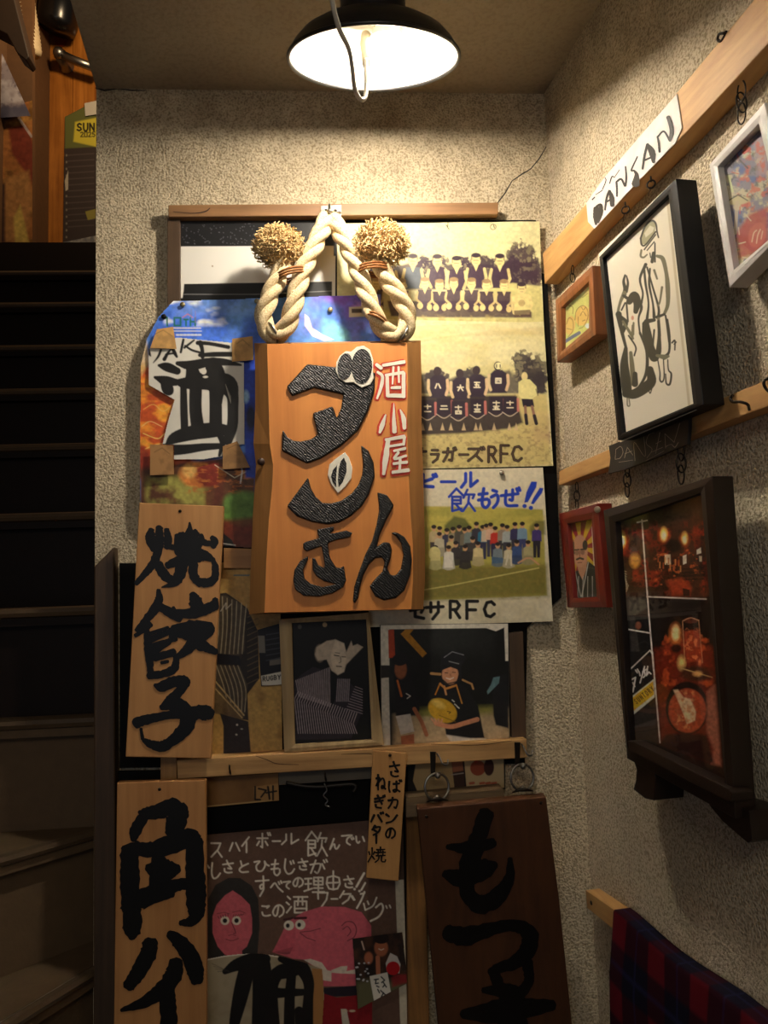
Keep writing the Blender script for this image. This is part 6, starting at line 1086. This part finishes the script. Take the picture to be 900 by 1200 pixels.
# lower batten and the plaid blanket over it
mb = MB(); slab(mb, [(686,1043),(722,1068),(728,1084),(762,1112),(900,1224),(900,1236),(760,1124),(720,1090),(688,1064)], rw(.03), .029)
bt = tag(mb.build('blanket_batten', M_PINE_Y, bevel=.001), 'short pine batten end on the right wall, carrying the plaid blanket', 'batten')
mb = MB(); mb.lathe([(.0001, .001), (.004, .0008), (.004, 0)], rw(.0302).P(693, 1058), RN, 14); mb.build('knot', plain('dark_knot', (40, 24, 14), .8), bt, smooth=True)
m, nt, b = newmat('plaid_wool'); N = nt.nodes.new; L = nt.links.new
uv = N('ShaderNodeAttribute'); uv.attribute_name = 'ink'; L(uv.outputs['Color'], b.inputs['Base Color']); b.inputs['Roughness'].default_value = .95; b.inputs['Specular IOR Level'].default_value = .1
M_PLAID = m
def blanket():
    # over the batten: up from the wall side, over the top edge, down the front
    p0 = rw(.036).P(719, 1069); p1 = rw(.036).P(886, 1200); dirv = p1-p0; Lw = np.linalg.norm(dirv)*1.3; dirv /= np.linalg.norm(dirv)
    nx, nz = 120, 90; u = np.linspace(0, 1, nx); V = []; Cc = []
    for j in range(nz):
        t = j/(nz-1)*.62-.06
        for i in range(nx):
            s_ = u[i]*Lw
            if t < 0: off = -.032*(-t/.06); z = 0
            else: off = 0.012*min(1, t*10)+.010*math.sin(s_*26+1.2*math.sin(t*5))*min(1, t*5); z = -t
            V.append(p0+dirv*s_+RN*off+np.array([0, 0, z+.004*math.cos(s_*20)]))
            a = s_/.11; c_ = t/.11
            fa = (a % 1 < .42); fb = (c_ % 1 < .42)
            base = np.array((24, 24, 40.)); 
            col = np.array((34, 24, 30.))
            if fa and fb: col = np.array((92, 18, 28.))
            elif fa or fb: col = np.array((44, 14, 24.))
            else: col = np.array((18, 18, 32.))
            if (a % 1) > .70 and (a % 1) < .74 or (c_ % 1) > .70 and (c_ % 1) < .74: col = col*.5+np.array((40, 44, 90.))*.5
            Cc.append(lin(col))
    Fc = [(j*nx+i, (j+1)*nx+i, (j+1)*nx+i+1, j*nx+i+1) for j in range(nz-1) for i in range(nx-1)]
    o = mesh('plaid_blanket', V, Fc, M_PLAID, smooth=True); at = o.data.attributes.new('ink', 'FLOAT_COLOR', 'POINT')
    at.data.foreach_set('color', np.concatenate([np.array(Cc), np.ones((len(Cc), 1))], 1).ravel().astype(np.float32))
    sm = o.modifiers.new('thick', 'SOLIDIFY'); sm.thickness = .004
    tag(o, 'dark plaid wool blanket in navy and red draped over a batten', 'blanket')
blanket()
# ================================================================== upper hall seen past the stair
UW = Plane((0, YU-.004, 0), (0, -1, 0)); LWP = Plane((XS+.003, 0, 0), (1, 0, 0))
def uw(d): return UW.off(d)
sp = Sheet([(76,137),(113,118),(113,284),(74,284)], uw(.002), 1.8, (56, 46, 44), .004, 150)
sp.poly([(76,137),(113,118),(113,172),(76,174)], (96, 100, 50), 1, 2); sp.poly([(88,143),(113,138),(113,172),(86,166)], (206, 190, 60), .9, 2)
for i, ch in enumerate('SUN'): sp.glyph(ch, 93+i*7.4, 149, 6, 8.5, (22, 20, 18), 2)
for i, ch in enumerate('2025'): sp.glyph(ch, 96+i*4.6, 157.5, 3.8, 5.4, (40, 36, 22), 1.2)
for i in range(13): sp.line([(80,182+i*7),(110,180+i*7)], (84, 72, 70), 1.4, .7); sp.ell(78, 182+i*8, 1, 1.4, (150, 140, 124), .6)
sp.poly([(100,248),(112,245),(112,256),(103,258)], (150, 140, 60), .8); sp.poly([(76,212),(80,200),(80,222),(77,224)], (190, 180, 160), .8)
sp.build('event_poster', label='yellow and dark event poster on the wood panelling past the stair', cat='poster')
wp = Sheet([(74,284),(113,276),(113,292),(74,292)], uw(.008), 1.5, (150, 146, 140), .002, 151); wp.cloud(6, (90, 90, 96), .5, .65, .8, 152); wp.build('paper_scrap', label='whitish paper scrap at the foot of the panelling below the event poster', cat='paper')
wp = Sheet([(99,121),(113,118),(113,134),(100,136)], uw(.010), 1.5, (196, 190, 176), .001, 153); wp.build('paper_scrap', label='small white paper scrap above the yellow event poster', cat='paper')
arm = thing('door_closer', uw(.1).P(90, 72), 'metal door closer arm on the wood panelling', 'door closer')
mb = MB(); mb.tube([uw(.10).P(68, 62), uw(.10).P(88, 71), uw(.09).P(112, 80)], [.022, .022, .022], 10); mb.build('arm', M_STEEL, arm, smooth=True)
mb = MB(); mb.lathe([(.0001, .10), (.034, .09), (.03, .02), (.04, 0)], uw(.0).P(78, 78), (0, -1, 0), 16); mb.build('pivot', M_STEEL, arm, smooth=True); mb = MB(); mb.ball(uw(.105).P(69, 62), .03, 14); mb.build('joint', M_STEEL, arm, smooth=True)
cm = thing('wall_spotlight', uw(.12).P(68, 20), 'black shaded fitting high on the panelling with a painted reddish glow below', 'lamp')
c = uw(.14).P(69, 14)
mb = MB(); mb.lathe([(.001, .13), (.07, .13), (.095, .10), (.10, -.05), (.09, -.09), (.001, -.095)], c, (.25, -.3, 1), 28); mb.build('shade', plain('black_plastic', (14, 13, 13), .25), cm, smooth=True)
mb = MB(); mb.tube(crom([uw(.1).P(58, 15), uw(.06).P(50, 17), uw(.03).P(43, 14), uw(.02).P(38, 6)]), .016, 8); mb.build('bracket_arm', plain('black_plastic', (14, 13, 13), .25), cm, smooth=True)
rp = Sheet([(54,8),(84,10),(82,52),(62,58)], uw(.003), 1.4, (150, 62, 22), 0, 154, outline=[(56,22),(83,20),(82,44),(74,56),(66,52),(60,38)]); rp.cloud(10, (120, 44, 16), .4, .65, .8, 155); tag(rp.build('glow_patch'), 'reddish glow painted on the panelling under the black fitting', 'painted_glow')  # the fitting's reddish glow, painted as a coloured patch on the panelling
# door edge moulding and ribbed plastic duct
mb = MB(); slab(mb, [(36,50),(41,50),(41,284),(36,284)], uw(.05), .04); tag(mb.build('trim_2', M_UPWOOD), kind='structure')
dc = [uw(.45).P(x, y) for x, y in ((26,-12),(28,6),(31,25),(34,45),(36,62))]; P = crom(dc, 12)
mb = MB(); t = np.arange(len(P)); mb.tube(P, .045+.008*np.sin(t*2.1), 14); tag(mb.build('ribbed_duct', plain('cream_duct', (196, 176, 140), .6), smooth=True), 'cream ribbed duct at the top left above the flyers', 'duct')
mb = MB(); q_ = uw(.75); slab(mb, [(-30,-20),(12,-20),(22,20),(34,66),(30,70),(20,62),(8,40),(-30,20)], q_, .08); tag(mb.build('beam', plain('dark_beam', (44, 32, 22), .6), bevel=.004), 'dark slanting beam in the top left corner', 'beam')
# flyers on the stair's left wall
lw_ = uw(.50)
fl = Sheet([(-30,62),(2,62),(36,136),(-30,140)], lw_.off(.05), 1.5, (150, 140, 146), .004, 156); fl.cloud(14, (196, 190, 196), .45, .65, .9, 157); fl.cloud(9, (96, 84, 100), .5, .65, .8, 158); fl.poly([(-30,126),(36,124),(36,140),(-30,142)], (84, 84, 104), .9, 5); fl.build('flyer', label='greyish photo flyer hanging at the upper left past the stair', cat='flyer', group='flyers past the stair')
fl = Sheet([(-30,136),(38,118),(38,284),(-30,284)], lw_.off(.02), 1.5, (160, 104, 56), .004, 159); fl.cloud(24, (196, 156, 76), .45, .65, .9, 160); fl.cloud(12, (92, 54, 30), .5, .66, .8, 161); fl.poly([(10,150),(30,145),(40,170),(40,220),(28,200),(14,180)], (116, 44, 36), .9, 4); fl.poly([(5,210),(34,200),(38,240),(30,284),(6,284)], (176, 128, 76), .8, 5); fl.poly([(16,255),(24,240),(34,284),(18,284)], (206, 180, 90), .8, 3); fl.poly([(-30,220),(6,215),(6,284),(-30,284)], (56, 40, 40), .9, 3); fl.line([(22,138),(37,160)], (190, 184, 184), 3, .6); fl.mottle(4, .35, 321)
fl.build('flyer', label='orange and brown torn flyer low at the left, just above the top stair', cat='flyer', group='flyers past the stair')
mb = MB(); slab(mb, [(-60,-20),(38,-20),(38,290),(-60,290)], lw_.off(.0), .03); tag(mb.build('wall_upper_left', plain('old_brown_wall', (96, 66, 38), .7)), kind='structure')
